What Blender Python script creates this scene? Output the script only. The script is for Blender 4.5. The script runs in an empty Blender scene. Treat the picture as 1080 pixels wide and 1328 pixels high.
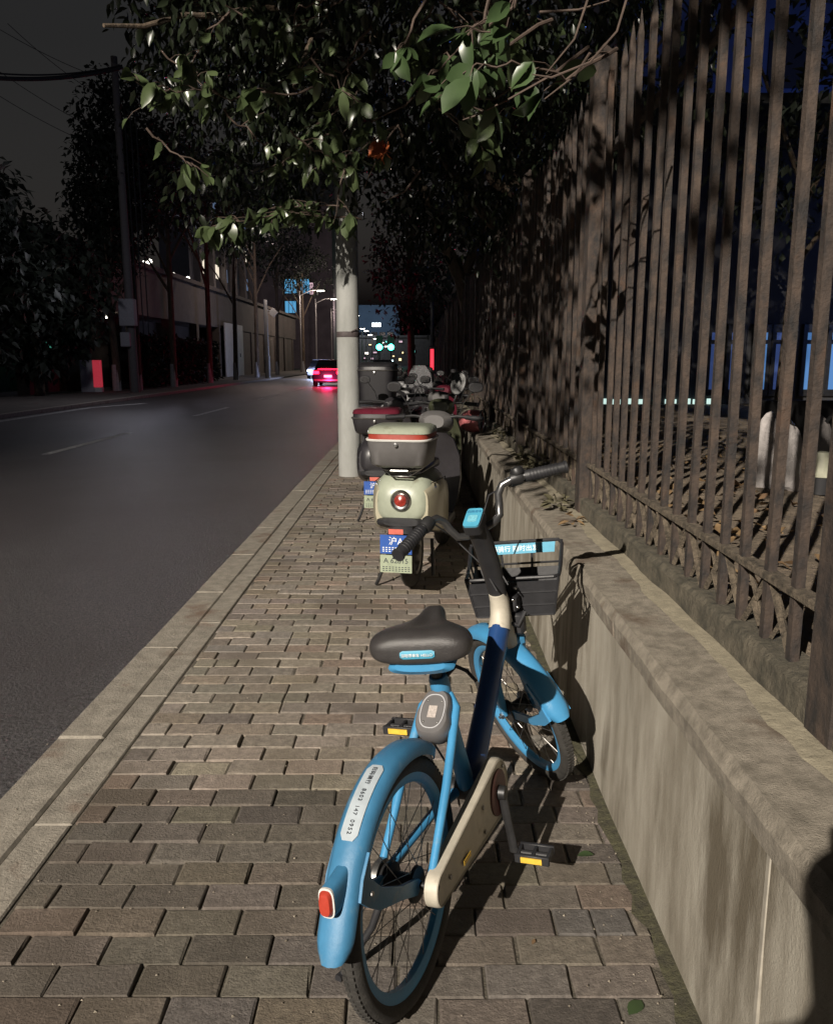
import bpy, math, random
from mathutils import Vector, Matrix
import numpy as np
R_ = math.radians
PI = math.pi
rnd = random.Random(7)
scene = bpy.context.scene
COL = scene.collection

# ------------------------------------------------------------ camera
CH, TILT, FPX = 1.41, 10.63, 1060.0
cd = bpy.data.cameras.new('camera'); cam = bpy.data.objects.new('camera', cd); COL.objects.link(cam)
cam.location = (0, 0, CH)
cam.rotation_euler = (R_(90 - TILT), 0, 0)
cd.sensor_fit = 'HORIZONTAL'; cd.sensor_width = 36; cd.lens = 36 * FPX / 1080
cd.clip_start = 0.03; cd.clip_end = 2000
scene.camera = cam
# ------------------------------------------------------------ sky (night) and the street lamp behind the camera
w = bpy.data.worlds.new('World'); scene.world = w; w.use_nodes = True
nt = w.node_tree; bg = nt.nodes['Background']
sky = nt.nodes.new('ShaderNodeTexSky'); sky.sky_type = 'NISHITA'; sky.sun_disc = False
sky.sun_elevation = R_(-2.2); sky.sun_rotation = R_(205)
hs = nt.nodes.new('ShaderNodeHueSaturation'); hs.inputs['Saturation'].default_value = 0.22
nt.links.new(sky.outputs[0], hs.inputs['Color']); nt.links.new(hs.outputs[0], bg.inputs['Color'])
bg.inputs['Strength'].default_value = 0.15
LAMP = Vector((-9.8, -17.0, 12.5))
sd = bpy.data.lights.new('street_lamp_light', 'SPOT'); so = bpy.data.objects.new('street_lamp_light', sd); COL.objects.link(so)
so.location = LAMP
sd.energy = 55000; sd.color = (1.0, 0.91, 0.79); sd.spot_size = R_(38); sd.spot_blend = 1.0; sd.shadow_soft_size = 0.09
so.rotation_euler = (Vector((2.0, 9.5, 0.0)) - LAMP).to_track_quat('-Z', 'Y').to_euler()
scene.view_settings.view_transform = 'Standard'; scene.view_settings.look = 'None'
scene.view_settings.exposure = 0.0; scene.view_settings.gamma = 1.0
scene.cycles.use_denoising = True
scene.cycles.max_bounces = 6

def at(px, py, Y):
    """point of the place seen at photo pixel px,py at distance Y ahead"""
    t = R_(TILT); x = (px - 540) / FPX; v = (py - 664) / FPX
    F = math.cos(t) - v * math.sin(t); D = math.sin(t) + v * math.cos(t)
    return Vector((x / F * Y, Y, CH - D / F * Y))

# ------------------------------------------------------------ materials
MATS = {}
def mat(name, col, rough=.6, metal=0, noise=0, nscale=20, bump=0, bscale=60, col2=None, emit=None, es=0, spec=.5, trans=0, coat=0, stretch=None, attr=None, two=None):
    if name in MATS: return MATS[name]
    m = bpy.data.materials.new(name); m.use_nodes = True
    n = m.node_tree.nodes; l = m.node_tree.links; b = n['Principled BSDF']
    b.inputs['Base Color'].default_value = (*col, 1); b.inputs['Roughness'].default_value = rough
    b.inputs['Metallic'].default_value = metal; b.inputs['Specular IOR Level'].default_value = spec
    b.inputs['Coat Weight'].default_value = coat
    if trans: b.inputs['Transmission Weight'].default_value = trans
    tc0 = n.new('ShaderNodeTexCoord'); mp = n.new('ShaderNodeMapping'); oi = n.new('ShaderNodeObjectInfo'); va = n.new('ShaderNodeVectorMath'); va.operation = 'ADD'
    l.new(tc0.outputs['Object'], va.inputs[0]); l.new(oi.outputs['Location'], va.inputs[1]); l.new(va.outputs[0], mp.inputs[0])
    if stretch: mp.inputs['Scale'].default_value = stretch
    if noise or col2:
        c2 = col2 or tuple(c * (1 - noise) for c in col)
        t = n.new('ShaderNodeTexNoise'); t.inputs['Scale'].default_value = nscale; t.inputs['Detail'].default_value = 8; t.inputs['Roughness'].default_value = .65
        l.new(mp.outputs[0], t.inputs['Vector'])
        r = n.new('ShaderNodeValToRGB'); r.color_ramp.elements[0].position = .36; r.color_ramp.elements[1].position = .64
        r.color_ramp.elements[0].color = (*c2, 1); r.color_ramp.elements[1].color = (*col, 1)
        l.new(t.outputs['Fac'], r.inputs[0]); out = r.outputs[0]
        if two:
            t2 = n.new('ShaderNodeTexNoise'); t2.inputs['Scale'].default_value = two[1]; t2.inputs['Detail'].default_value = 8; t2.inputs['Roughness'].default_value = .62
            l.new(mp.outputs[0] if len(two) > 3 else va.outputs[0], t2.inputs['Vector'])
            r2 = n.new('ShaderNodeValToRGB'); r2.color_ramp.elements[0].position = two[2]; r2.color_ramp.elements[1].position = two[2] + .12
            l.new(t2.outputs['Fac'], r2.inputs[0])
            mx = n.new('ShaderNodeMix'); mx.data_type = 'RGBA'; l.new(r2.outputs[0], mx.inputs[0]); l.new(out, mx.inputs[6]); mx.inputs[7].default_value = (*two[0], 1)
            out = mx.outputs[2]
        if attr:
            a = n.new('ShaderNodeAttribute'); a.attribute_name = attr
            mx = n.new('ShaderNodeMix'); mx.data_type = 'RGBA'; mx.blend_type = 'MULTIPLY'; mx.inputs[0].default_value = 1
            l.new(out, mx.inputs[6]); l.new(a.outputs['Color'], mx.inputs[7]); out = mx.outputs[2]
        l.new(out, b.inputs['Base Color'])
        rr = n.new('ShaderNodeMapRange'); rr.inputs[3].default_value = max(0, rough - .1); rr.inputs[4].default_value = min(1, rough + .12)
        l.new(t.outputs['Fac'], rr.inputs[0]); l.new(rr.outputs[0], b.inputs['Roughness'])
    if bump:
        t = n.new('ShaderNodeTexNoise'); t.inputs['Scale'].default_value = bscale; t.inputs['Detail'].default_value = 7; t.inputs['Roughness'].default_value = .7
        l.new(va.outputs[0], t.inputs['Vector'])
        bp = n.new('ShaderNodeBump'); bp.inputs['Strength'].default_value = 1; bp.inputs['Distance'].default_value = bump
        l.new(t.outputs['Fac'], bp.inputs['Height']); l.new(bp.outputs[0], b.inputs['Normal'])
    if emit:
        b.inputs['Emission Color'].default_value = (*emit, 1); b.inputs['Emission Strength'].default_value = es
    MATS[name] = m; return m

ASPH = mat('asphalt', (.125, .118, .122), .47, col2=(.026, .024, .025), nscale=64, bump=.016, bscale=60, two=((.062, .056, .058), .30, .47))
PAVER = mat('paver', (.29, .255, .215), .85, col2=(.17, .148, .125), nscale=38, bump=.006, bscale=120, attr='tint', two=((.165, .142, .115), 1.5, .50))
SAND = mat('joint_sand', (.15, .13, .10), .95, noise=.5, nscale=60, bump=.01, bscale=120)
KERB = mat('kerb_stone', (.31, .28, .235), .85, col2=(.20, .18, .15), nscale=14, bump=.006, bscale=90, two=((.17, .12, .09), 3, .56))
SOIL = mat('soil', (.30, .235, .17), .95, col2=(.14, .11, .08), nscale=9, bump=.05, bscale=25)
WALLM = mat('wall_render', (.42, .39, .33), .85, col2=(.20, .175, .135), nscale=5, bump=.0035, bscale=130, stretch=(1, 1, .22), two=((.12, .10, .07), 3.6, .53, 1))
COPE = mat('coping_concrete', (.30, .265, .215), .9, col2=(.165, .145, .115), nscale=26, bump=.005, bscale=190, two=((.12, .085, .06), 4.2, .56))
PLINTH = mat('plinth_concrete', (.15, .13, .095), .95, col2=(.06, .055, .04), nscale=16, bump=.03, bscale=30)
RUST = mat('rusty_iron', (.066, .046, .035), .8, col2=(.016, .014, .014), nscale=24, bump=.006, bscale=60, stretch=(1, 1, .5), two=((.085, .048, .03), 5, .60))
RUSTL = mat('flaking_rust', (.22, .175, .125), .95, col2=(.06, .048, .034), nscale=45, bump=.03, bscale=70)
BLUE = mat('blue_paint', (.055, .25, .47), .38, noise=.14, nscale=6, bump=.0008, bscale=60, spec=.5, two=((.10, .26, .42), 28, .60))
BLUE_SHADE = mat('blue_paint_shaded', (.018, .06, .19), .35, noise=.2, nscale=9, bump=.0008, bscale=60, two=((.05, .09, .20), 22, .62))  # same blue as the frame, darkened to carry the saddle's shadow on the tube
BLUED = mat('blue_plastic', (.048, .19, .35), .5, noise=.2, nscale=8, bump=.0008, bscale=60, two=((.10, .20, .29), 17, .58))
SILV = mat('bright_mirror', (.05, .05, .05), .24, 1)
CREAMP = mat('cream_plastic', (.50, .46, .38), .5, noise=.25, nscale=12, bump=.0008, bscale=60, two=((.28, .24, .18), 14, .60))
BLK = mat('black_plastic', (.022, .022, .025), .5, noise=.3, nscale=15, bump=.0006, bscale=90)
BLKS = mat('saddle_vinyl', (.040, .037, .037), .36, noise=.2, nscale=30, bump=.0012, bscale=260)
RUB = mat('rubber', (.045, .042, .038), .8, noise=.45, nscale=40, bump=.003, bscale=120)
CHR = mat('chrome', (.55, .55, .55), .22, 1, noise=.3, nscale=30)
STEEL = mat('dull_steel', (.32, .31, .30), .4, .9, noise=.4, nscale=30)
DKM = mat('dark_metal', (.05, .05, .052), .45, .6, noise=.3, nscale=20)
REDL = mat('red_lens', (.42, .05, .03), .3, noise=.2, nscale=40, bump=.001, bscale=120)
WHITE = mat('white_plastic', (.62, .62, .60), .5, noise=.15, nscale=10)
YEL = mat('yellow_reflector', (.75, .48, .06), .35, noise=.2, nscale=60)
LABELB = mat('sky_blue_label', (.07, .32, .47), .45, noise=.12, nscale=40)
LABELW = mat('pale_label', (.38, .43, .47), .55, noise=.15, nscale=30)
INK = mat('dark_ink', (.03, .035, .045), .7, noise=.1)
INKW = mat('white_ink', (.8, .82, .82), .6, noise=.1)
SCREAM = mat('scooter_cream', (.35, .38, .30), .34, noise=.2, nscale=5, coat=.4, two=((.19, .19, .14), 9, .58))
SCREAM2 = mat('scooter_beige', (.40, .37, .27), .35, noise=.12, nscale=5, coat=.3)
SGREY = mat('scooter_grey', (.12, .115, .115), .42, noise=.2, nscale=8)
SDARK = mat('scooter_black', (.03, .028, .032), .35, noise=.25, nscale=8, coat=.2)
CARR = mat('carrier_black', (.010, .009, .012), .6, noise=.3)
SRED = mat('scooter_red', (.12, .016, .03), .28, noise=.2, nscale=8, coat=.4)
SOLV = mat('scooter_olive', (.055, .06, .035), .4, noise=.25, nscale=9)
SWHT = mat('scooter_white', (.45, .45, .46), .35, noise=.15, nscale=9)
PINK = mat('pink_shell', (.55, .17, .18), .3, noise=.15, nscale=9, coat=.5)
MIRR = mat('mirror_glass', (.85, .85, .85), .12, 1)
CONC = mat('pole_concrete', (.38, .385, .37), .85, col2=(.29, .295, .28), nscale=7, bump=.004, bscale=60, stretch=(1, 1, .3))
CONCD = mat('pole_band', (.10, .08, .08), .7, noise=.4)
BARK = mat('bark', (.13, .095, .065), .9, col2=(.055, .042, .03), nscale=9, bump=.03, bscale=18, stretch=(1, 1, .3))
TWIG = mat('twig_bark', (.085, .058, .045), .8, noise=.4, nscale=30)
LIME = mat('whitewash', (.42, .42, .42), .9, noise=.3, nscale=8)
PAINTW = mat('road_paint', (.62, .62, .60), .75, noise=.6, nscale=9, bump=.002, bscale=120)
FACADE = mat('facade_brown', (.13, .105, .09), .85, noise=.3, nscale=1.5, bump=.01, bscale=8)
FACADE2 = mat('facade_mauve', (.20, .17, .20), .85, noise=.3, nscale=.6)
DKWALL = mat('dark_wall', (.05, .05, .055), .9, noise=.4, nscale=1)
DGLASS = mat('dark_glass', (.02, .022, .028), .12)
WOODW = mat('white_door', (.50, .48, .45), .6, noise=.2, nscale=3)
SACK = mat('woven_sack', (.42, .39, .38), .75, noise=.3, nscale=14, bump=.01, bscale=30)
def leafmat(name, col, col2, rough=.38):
    m = mat(name, col, rough, col2=col2, nscale=2.2)
    n = m.node_tree.nodes; l = m.node_tree.links; b = n['Principled BSDF']
    src = b.inputs['Base Color'].links[0].from_socket
    tr = n.new('ShaderNodeBsdfTranslucent'); l.new(src, tr.inputs[0])
    mx = n.new('ShaderNodeMixShader'); mx.inputs[0].default_value = .22
    l.new(b.outputs[0], mx.inputs[1]); l.new(tr.outputs[0], mx.inputs[2]); l.new(mx.outputs[0], n['Material Output'].inputs[0])
    return m
LEAF = leafmat('leaf_green', (.022, .030, .016), (.010, .014, .008), .30)  # crown leaves darker than the near ones, canopy shade put into the colour
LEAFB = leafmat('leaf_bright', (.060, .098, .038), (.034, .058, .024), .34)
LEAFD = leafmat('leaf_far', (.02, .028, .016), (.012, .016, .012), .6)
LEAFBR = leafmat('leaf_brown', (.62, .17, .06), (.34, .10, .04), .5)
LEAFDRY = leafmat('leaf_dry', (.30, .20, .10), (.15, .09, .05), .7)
def glow(name, col, s):
    return mat(name, tuple(c * .5 for c in col), .5, emit=col, es=s)

# ------------------------------------------------------------ mesh builder
class MB:
    def __init__(s): s.v = []; s.f = []; s.xf = None
    def add(s, vs, fs):
        o = len(s.v)
        s.v += [tuple(s.xf(Vector(p)) if s.xf else p) for p in vs]
        s.f += [tuple(i + o for i in f) for f in fs]; return s
    def box(s, c, d, bev=0, rot=None):
        cx, cy, cz = c; a, b, h = d[0] / 2, d[1] / 2, d[2] / 2
        if bev:
            e = min(bev, a * .45, b * .45, h * .45); vs = []; 
            # chamfered box: 24 verts
            idx = {}
            for sx in (-1, 1):
                for sy in (-1, 1):
                    for sz in (-1, 1):
                        for k in range(3):
                            p = [sx * (a - (0 if k == 0 else e)), sy * (b - (0 if k == 1 else e)), sz * (h - (0 if k == 2 else e))]
                            idx[(sx, sy, sz, k)] = len(vs); vs.append(Vector(p))
            fs = []
            def q(*ks): fs.append(tuple(idx[k] for k in ks))
            for sg in (-1, 1):
                q((sg, -1, -1, 0), (sg, 1, -1, 0), (sg, 1, 1, 0), (sg, -1, 1, 0))
                q((-1, sg, -1, 1), (1, sg, -1, 1), (1, sg, 1, 1), (-1, sg, 1, 1))
                q((-1, -1, sg, 2), (1, -1, sg, 2), (1, 1, sg, 2), (-1, 1, sg, 2))
            for s1 in (-1, 1):
                for s2 in (-1, 1):
                    q((s1, s2, -1, 0), (s1, s2, 1, 0), (s1, s2, 1, 1), (s1, s2, -1, 1))
                    q((s1, -1, s2, 0), (s1, 1, s2, 0), (s1, 1, s2, 2), (s1, -1, s2, 2))
                    q((-1, s1, s2, 1), (1, s1, s2, 1), (1, s1, s2, 2), (-1, s1, s2, 2))
                    for s3 in (-1, 1): q((s1, s2, s3, 0), (s1, s2, s3, 1), (s1, s2, s3, 2))
        else:
            vs = [Vector((x, y, z)) for x in (-a, a) for y in (-b, b) for z in (-h, h)]
            fs = [(0, 1, 3, 2), (4, 6, 7, 5), (0, 4, 5, 1), (2, 3, 7, 6), (0, 2, 6, 4), (1, 5, 7, 3)]
        if rot is not None: vs = [rot @ v for v in vs]
        return s.add([(v.x + cx, v.y + cy, v.z + cz) for v in vs], fs)
    def tube(s, pts, r, n=10, cap=True, sq=None, up=None):
        pts = [Vector(p) for p in pts]; m = len(pts)
        rs = r if isinstance(r, (list, tuple)) else [r] * m
        t0 = (pts[1] - pts[0]).normalized()
        u = Vector(up) if up else (Vector((0, 0, 1)) if abs(t0.z) < .9 else Vector((1, 0, 0)))
        vs = []; fs = []
        for i, p in enumerate(pts):
            t = (pts[min(i + 1, m - 1)] - pts[max(i - 1, 0)]).normalized()
            u = (u - t * u.dot(t)).normalized(); b = t.cross(u)
            for k in range(n):
                a = 2 * PI * k / n
                q = p + (u * math.cos(a) * (sq or 1) + b * math.sin(a)) * rs[i]; vs.append(q)
        for i in range(m - 1):
            for k in range(n):
                k2 = (k + 1) % n; fs.append((i * n + k, i * n + k2, (i + 1) * n + k2, (i + 1) * n + k))
        if cap: fs += [tuple(range(n))[::-1], tuple((m - 1) * n + k for k in range(n))]
        return s.add(vs, fs)
    def loft(s, rings, closed=True, cap=True):
        n = len(rings[0]); vs = [p for r in rings for p in r]; fs = []
        for i in range(len(rings) - 1):
            for k in range(n if closed else n - 1):
                k2 = (k + 1) % n; fs.append((i * n + k, i * n + k2, (i + 1) * n + k2, (i + 1) * n + k))
        if cap: fs += [tuple(range(n))[::-1], tuple((len(rings) - 1) * n + k for k in range(n))]
        return s.add(vs, fs)
    def sections(s, secs, n=20, p=2.6):
        """secs: (x, y centre, half width, z low, z high) super-ellipses across x"""
        rings = []
        for (x, yc, hw, z0, z1) in secs:
            zc, hz = (z0 + z1) / 2, (z1 - z0) / 2; rr = []
            for k in range(n):
                a = 2 * PI * k / n; c, d = math.cos(a), math.sin(a)
                rr.append((x, yc + hw * math.copysign(abs(c) ** (2 / p), c), zc + hz * math.copysign(abs(d) ** (2 / p), d)))
            rings.append(rr)
        return s.loft(rings)
    def ring(s, c, R, prof, n=48, a0=0, a1=360, ax='y'):
        """sweep a profile [(radial offset, side)] round the y axis at c; angles from +x up to +z"""
        full = abs(a1 - a0) >= 360; m = n if full else n + 1; rings = []
        for i in range(m):
            a = R_(a0 + (a1 - a0) * i / n); pr = prof(a) if callable(prof) else prof
            rings.append([(c[0] + (R + q) * math.cos(a), c[1] + y, c[2] + (R + q) * math.sin(a)) for q, y in pr])
        if full: rings.append(rings[0])
        return s.loft(rings, closed=True, cap=not full)
    def lathe(s, c, axis, prof, n=24):
        a = Vector(axis).normalized(); u = a.orthogonal().normalized(); b = a.cross(u); c = Vector(c)
        rings = [[c + a * h + (u * math.cos(2 * PI * k / n) + b * math.sin(2 * PI * k / n)) * max(r, 1e-4) for k in range(n)] for r, h in prof]
        return s.loft(rings)
    def ball(s, c, r, n=16, sc=(1, 1, 1)):
        rings = []
        for i in range(n // 2 + 1):
            t = PI * i / (n // 2); rr = max(math.sin(t), 1e-3)
            rings.append([(c[0] + r * sc[0] * rr * math.cos(2 * PI * k / n), c[1] + r * sc[1] * rr * math.sin(2 * PI * k / n), c[2] + r * sc[2] * math.cos(t)) for k in range(n)])
        return s.loft(rings)
    def prism(s, outline, c, ex, ey, th):
        """2D outline in plane (ex, ey) at c, thickness th along the normal"""
        ex, ey, c = Vector(ex), Vector(ey), Vector(c); nn = ex.cross(ey).normalized()
        n = len(outline); top = [c + ex * a + ey * b + nn * th / 2 for a, b in outline]; bot = [p - nn * th for p in top]
        return s.add(top + bot, [tuple(range(n)), tuple(range(2 * n - 1, n - 1, -1))] + [(k, n + k, n + (k + 1) % n, (k + 1) % n) for k in range(n)])
    def build(s, name, m, parent=None, smooth=True, ang=40):
        me = bpy.data.meshes.new(name); me.from_pydata([tuple(v) for v in s.v], [], s.f)
        import bmesh
        if len(s.v) < 60000:
            bm = bmesh.new(); bm.from_mesh(me); bmesh.ops.recalc_face_normals(bm, faces=bm.faces); bm.to_mesh(me); bm.free()
        me.materials.append(m)
        if smooth:
            me.polygons.foreach_set('use_smooth', [True] * len(me.polygons))
            try: me.set_sharp_from_angle(angle=R_(ang))
            except Exception: pass
        o = bpy.data.objects.new(name, me); COL.objects.link(o)
        if parent: o.parent = parent
        return o

def tag(o, label=None, cat=None, group=None, kind=None):
    if label: o['label'] = label
    if cat: o['category'] = cat
    if group: o['group'] = group
    if kind: o['kind'] = kind
    return o
def empty(name, loc=(0, 0, 0), rz=0, **k):
    o = bpy.data.objects.new(name, None); COL.objects.link(o); o.location = loc; o.rotation_euler = (0, 0, rz); o.empty_display_size = .1
    return tag(o, **k)
def copy_tree(o, parent=None):
    c = o.copy(); COL.objects.link(c)
    if parent: c.parent = parent
    for ch in [x for x in list(scene.objects) if x.parent == o]: copy_tree(ch, c)
    return c
def sheet(name, x0, x1, y0, y1, z, m, nx=1, ny=1):
    b = MB(); vs = [(x0 + (x1 - x0) * i / nx, y0 + (y1 - y0) * j / ny, z) for j in range(ny + 1) for i in range(nx + 1)]
    b.add(vs, [(j * (nx + 1) + i, j * (nx + 1) + i + 1, (j + 1) * (nx + 1) + i + 1, (j + 1) * (nx + 1) + i) for j in range(ny) for i in range(nx)])
    return b.build(name, m, smooth=False)
def text(body, size, M, m, parent, name='lettering', ext=.0004, align='CENTER'):
    c = bpy.data.curves.new('txt', 'FONT'); c.body = body; c.size = size; c.align_x = align; c.align_y = 'CENTER'; c.extrude = ext
    o = bpy.data.objects.new('txt', c); COL.objects.link(o)
    dg = bpy.context.evaluated_depsgraph_get(); dg.update()
    me = bpy.data.meshes.new_from_object(o.evaluated_get(dg)); bpy.data.objects.remove(o)
    me.transform(M); me.materials.clear(); me.materials.append(m)
    q = bpy.data.objects.new(name, me); COL.objects.link(q); q.parent = parent; return q
def basis(o, ex, ey):
    ex = Vector(ex).normalized(); ey = Vector(ey); ey = (ey - ex * ey.dot(ex)).normalized(); ez = ex.cross(ey); o = Vector(o)
    return Matrix(((ex.x, ey.x, ez.x, o.x), (ex.y, ey.y, ez.y, o.y), (ex.z, ey.z, ez.z, o.z), (0, 0, 0, 1)))

# ============================================================ THE SETTING
tag(sheet('ground', -600, 600, -40, 1400, -.30, DKWALL), kind='structure')
tag(sheet('road', -10.7, -1.36, -25, 600, -.12, ASPH, 4, 40), kind='structure')
tag(sheet('yard_ground', .90, 30, -6, 60, .70, SOIL, 60, 120), kind='structure')
yg = bpy.data.objects['yard_ground']
for v in yg.data.vertices: v.co.z += .05 * math.sin(v.co.x * 2.3 + v.co.y) * math.sin(v.co.y * 1.7) + rnd.uniform(-.015, .015) - (.02 if v.co.x < 1 else 0)
tag(sheet('joint_bed', -1.06, .61, -3, 60, -.0085, SAND), kind='structure')
tag(sheet('far_footpath', -15.5, -10.88, -25, 400, .0, mat('far_paving', (.14, .125, .11), .9, noise=.4, nscale=2, bump=.01, bscale=20)), kind='structure')
b = MB(); b.box((-10.79, 187, -.06), (.18, 425, .12), .01); tag(b.build('far_kerb', KERB, smooth=False), kind='structure')
# pavers
b = MB(); tint = []
X0, X1 = -1.055, .585
def paver(x0, x1, y0, y1, tz, tl):
    g = .0040; x0 += g * rnd.uniform(.3, 1.3); x1 -= g * rnd.uniform(.5, 1.4); y0 += .0010; y1 -= .0010
    j = lambda: rnd.uniform(-.0015, .0015)
    c = [(x0 + j(), y0 + j()), (x1 + j(), y0 + j()), (x1 + j(), y1 + j()), (x0 + j(), y1 + j())]
    cx, cy = (x0 + x1) / 2, (y0 + y1) / 2; e = .0032
    sx, sy = rnd.gauss(0, .0075), rnd.gauss(0, .012)
    h = lambda x, y: tz + (x - cx) * sx + (y - cy) * sy
    vs = []
    for (x, y) in c: vs.append((x, y, -.03))
    for (x, y) in c: vs.append((x, y, h(x, y) - e - (rnd.random() ** 4) * .004))
    for (x, y) in c:
        k_ = e * (1 + 2.2 * rnd.random() ** 5); x2 = x + (k_ if x < cx else -k_); y2 = y + (k_ if y < cy else -k_); vs.append((x2, y2, h(x2, y2)))
    fs = [(8, 9, 10, 11)]
    for k in range(4):
        k2 = (k + 1) % 4; fs += [(k, k2, 4 + k2, 4 + k), (4 + k, 4 + k2, 8 + k2, 8 + k)]
    b.add(vs, fs); tint.extend([tl] * 9)
row = 0; y = -1.0
while y < 42:
    rh = .1 + rnd.uniform(-.001, .001)
    off = (0, .1)[row % 2] + rnd.uniform(-.012, .012); x = X0 - off
    while x < X1 - .02:
        a, c = max(x, X0), min(x + .2, X1)
        if c - a > .03:
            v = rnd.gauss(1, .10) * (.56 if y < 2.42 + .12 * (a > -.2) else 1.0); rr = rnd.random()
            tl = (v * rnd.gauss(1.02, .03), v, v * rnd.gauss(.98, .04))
            if rr < .07: tl = (v * 1.08, v * .95, v * .90)
            elif rr < .12: tl = (v * .72, v * .70, v * .72)
            elif rr < .132: tl = (1.32, 1.28, 1.22) if y > 3.5 else (v, v, v)
            cut = None
            if rnd.random() < .03 and c - a > .18: cut = (a + c) / 2
            tz = rnd.gauss(0, .0016)
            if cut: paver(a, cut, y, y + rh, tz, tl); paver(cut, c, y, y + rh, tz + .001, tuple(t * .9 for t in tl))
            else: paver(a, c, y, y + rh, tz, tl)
        x += .2
    y += rh; row += 1
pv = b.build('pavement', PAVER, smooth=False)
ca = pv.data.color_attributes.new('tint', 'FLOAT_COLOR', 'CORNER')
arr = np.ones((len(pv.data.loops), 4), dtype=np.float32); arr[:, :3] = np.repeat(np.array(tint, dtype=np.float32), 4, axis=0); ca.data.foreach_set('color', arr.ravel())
tag(pv, kind='structure')
b = MB(); y = -3.0
while y < 90:
    L = .98; dz = rnd.gauss(0, .003)
    b.box((-1.272 + rnd.uniform(-.0015, .0015), y + L / 2, -.11 + dz * .5), (.176, L - .0025, .222), .009)
    y += L
y = -2.6
while y < 90:
    b.box((-1.124 + rnd.uniform(-.0015, .0015), y + .49, -.109 + rnd.gauss(0, .0012)), (.118, .9775, .210), .005); y += .98
tag(b.build('kerb', KERB, smooth=False), kind='structure')
b = MB()   # dirt and moss line along the wall foot
vs = []; N = 260
for i in range(N): 
    yy = -.5 + i * .07; vs += [(.615, yy, .012), (.615 - .03 - .022 * abs(math.sin(i * 1.7) + .5 * math.sin(i * .61)), yy, -.004 + .008)]
b.add(vs, [(2 * i, 2 * i + 2, 2 * i + 3, 2 * i + 1) for i in range(N - 1)])
tag(b.build('wall_foot_dirt', mat('moss_dirt', (.10, .095, .05), .95, col2=(.055, .05, .032), nscale=30, bump=.02, bscale=60)), kind='structure')
b = MB()
for _ in range(1500):
    yy = .8 + rnd.random() ** 1.6 * 11; xx = rnd.choice((rnd.uniform(-1.3, .6), .6 - abs(rnd.gauss(0, .07)), rnd.uniform(-2.2, -1.4) if rnd.random() < .4 else rnd.uniform(-1.0, .6)))
    zz = .003 if xx > -1.36 else -.118; sz = rnd.uniform(.0015, .0045); a = rnd.uniform(0, 6.3)
    b.add([(xx + sz * math.cos(a), yy + sz * math.sin(a), zz), (xx + sz * math.cos(a + 2.2), yy + sz * math.sin(a + 2.2), zz), (xx + sz * math.cos(a + 4.1), yy + sz * math.sin(a + 4.1), zz), (xx, yy, zz + sz)], [(0, 1, 3), (1, 2, 3), (2, 0, 3)])
tag(b.build('grit', mat('grit_stone', (.33, .29, .23), .9, col2=(.10, .08, .06), nscale=9), smooth=False), 'loose grit and crumbs scattered over pavers and gutter', 'grit', kind='stuff')
# lane paint
b = MB()
def paint(x0, x1, y0, y1): b.add([(x0, y0, -.116), (x1, y0, -.116), (x1, y1, -.116), (x0, y1, -.116)], [(0, 1, 2, 3)])
for y0 in (13.2, 22.3, 31.5, 40.5, 49.5, 58.5, 67.5, 76.5, 85.5, 94.5): paint(-6.10, -5.95, y0, y0 + 4)
b.add([(-10.45, 17, -.1155), (-10.22, 17, -.1155), (-10.22, 26, -.1155), (-10.45, 26, -.1155)], [(0, 1, 2, 3)])
b.add([(-10.45, 26, -.1155), (-10.22, 26, -.1155), (-9.3, 28.6, -.1155), (-9.6, 28.6, -.1155)], [(0, 1, 2, 3)])
tag(b.build('lane_markings', PAINTW, smooth=False), kind='structure')

# ============================================================ LOW WALL
lw = empty('low_wall', (.61, 0, 0), label='low rendered retaining wall with concrete coping on the right of the footpath', cat='wall')
def jwall(x, y, z): return x
b = MB(); ny = 260; vs = []
for j in range(ny + 1):
    yy = -2 + j * (44 / ny); 
    for z in (-.05, .1, .25, .4, .5, .598):
        vs.append((.004 * math.sin(yy * 1.9 + z * 4) + rnd.uniform(-.0015, .0015), yy, z))
b.add(vs, [(j * 6 + i, j * 6 + i + 1, (j + 1) * 6 + i + 1, (j + 1) * 6 + i) for j in range(ny) for i in range(5)])
b.box((.165, 20, .27), (.26, 44, .65)); b.build('wall_face', WALLM, lw)
# coping slabs, front edge chipped
b = MB(); y = -2.0
while y < 42:
    L = 1.45 + rnd.uniform(-.1, .1); n = 24; dz = rnd.gauss(0, .0025); rings = []
    for i in range(n + 1):
        yy = y + .003 + (L - .006) * i / n; c = rnd.uniform(0, .007); k = rnd.uniform(0, .004)
        rings.append([(-.022 + k, yy, .590), (-.026 + k, yy, .640 - c), (-.014 + c, yy, .665 + dz - c * .3), (.19, yy, .669 + dz), (.19, yy, .590)])
    b.loft(rings); y += L
cp = b.build('coping', COPE, lw, ang=25)
b = MB(); vs = []; N = 440   # ragged mortar strip along the fence plinth
for i in range(N):
    yy = -1 + i * .045; q = .128 + .012 * math.sin(i * .31) + rnd.uniform(-.007, .007)
    vs += [(.19, yy, .676), (q + .02, yy, .675), (q, yy, .6705)]
b.add(vs, [(3 * i + k, 3 * i + 3 + k, 3 * i + 4 + k, 3 * i + 1 + k) for i in range(N - 1) for k in (0, 1)])
b.build('mortar_strip', mat('mortar', (.31, .275, .20), .9, noise=.3, nscale=18, bump=.006, bscale=60), lw)
b = MB()
for y in (1.27,): b.box((-.001, y, .3), (.010, .016, .58), .002)
b.build('render_rib', mat('rib_render', (.34, .31, .26), .85, noise=.3, nscale=20), lw)

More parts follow.
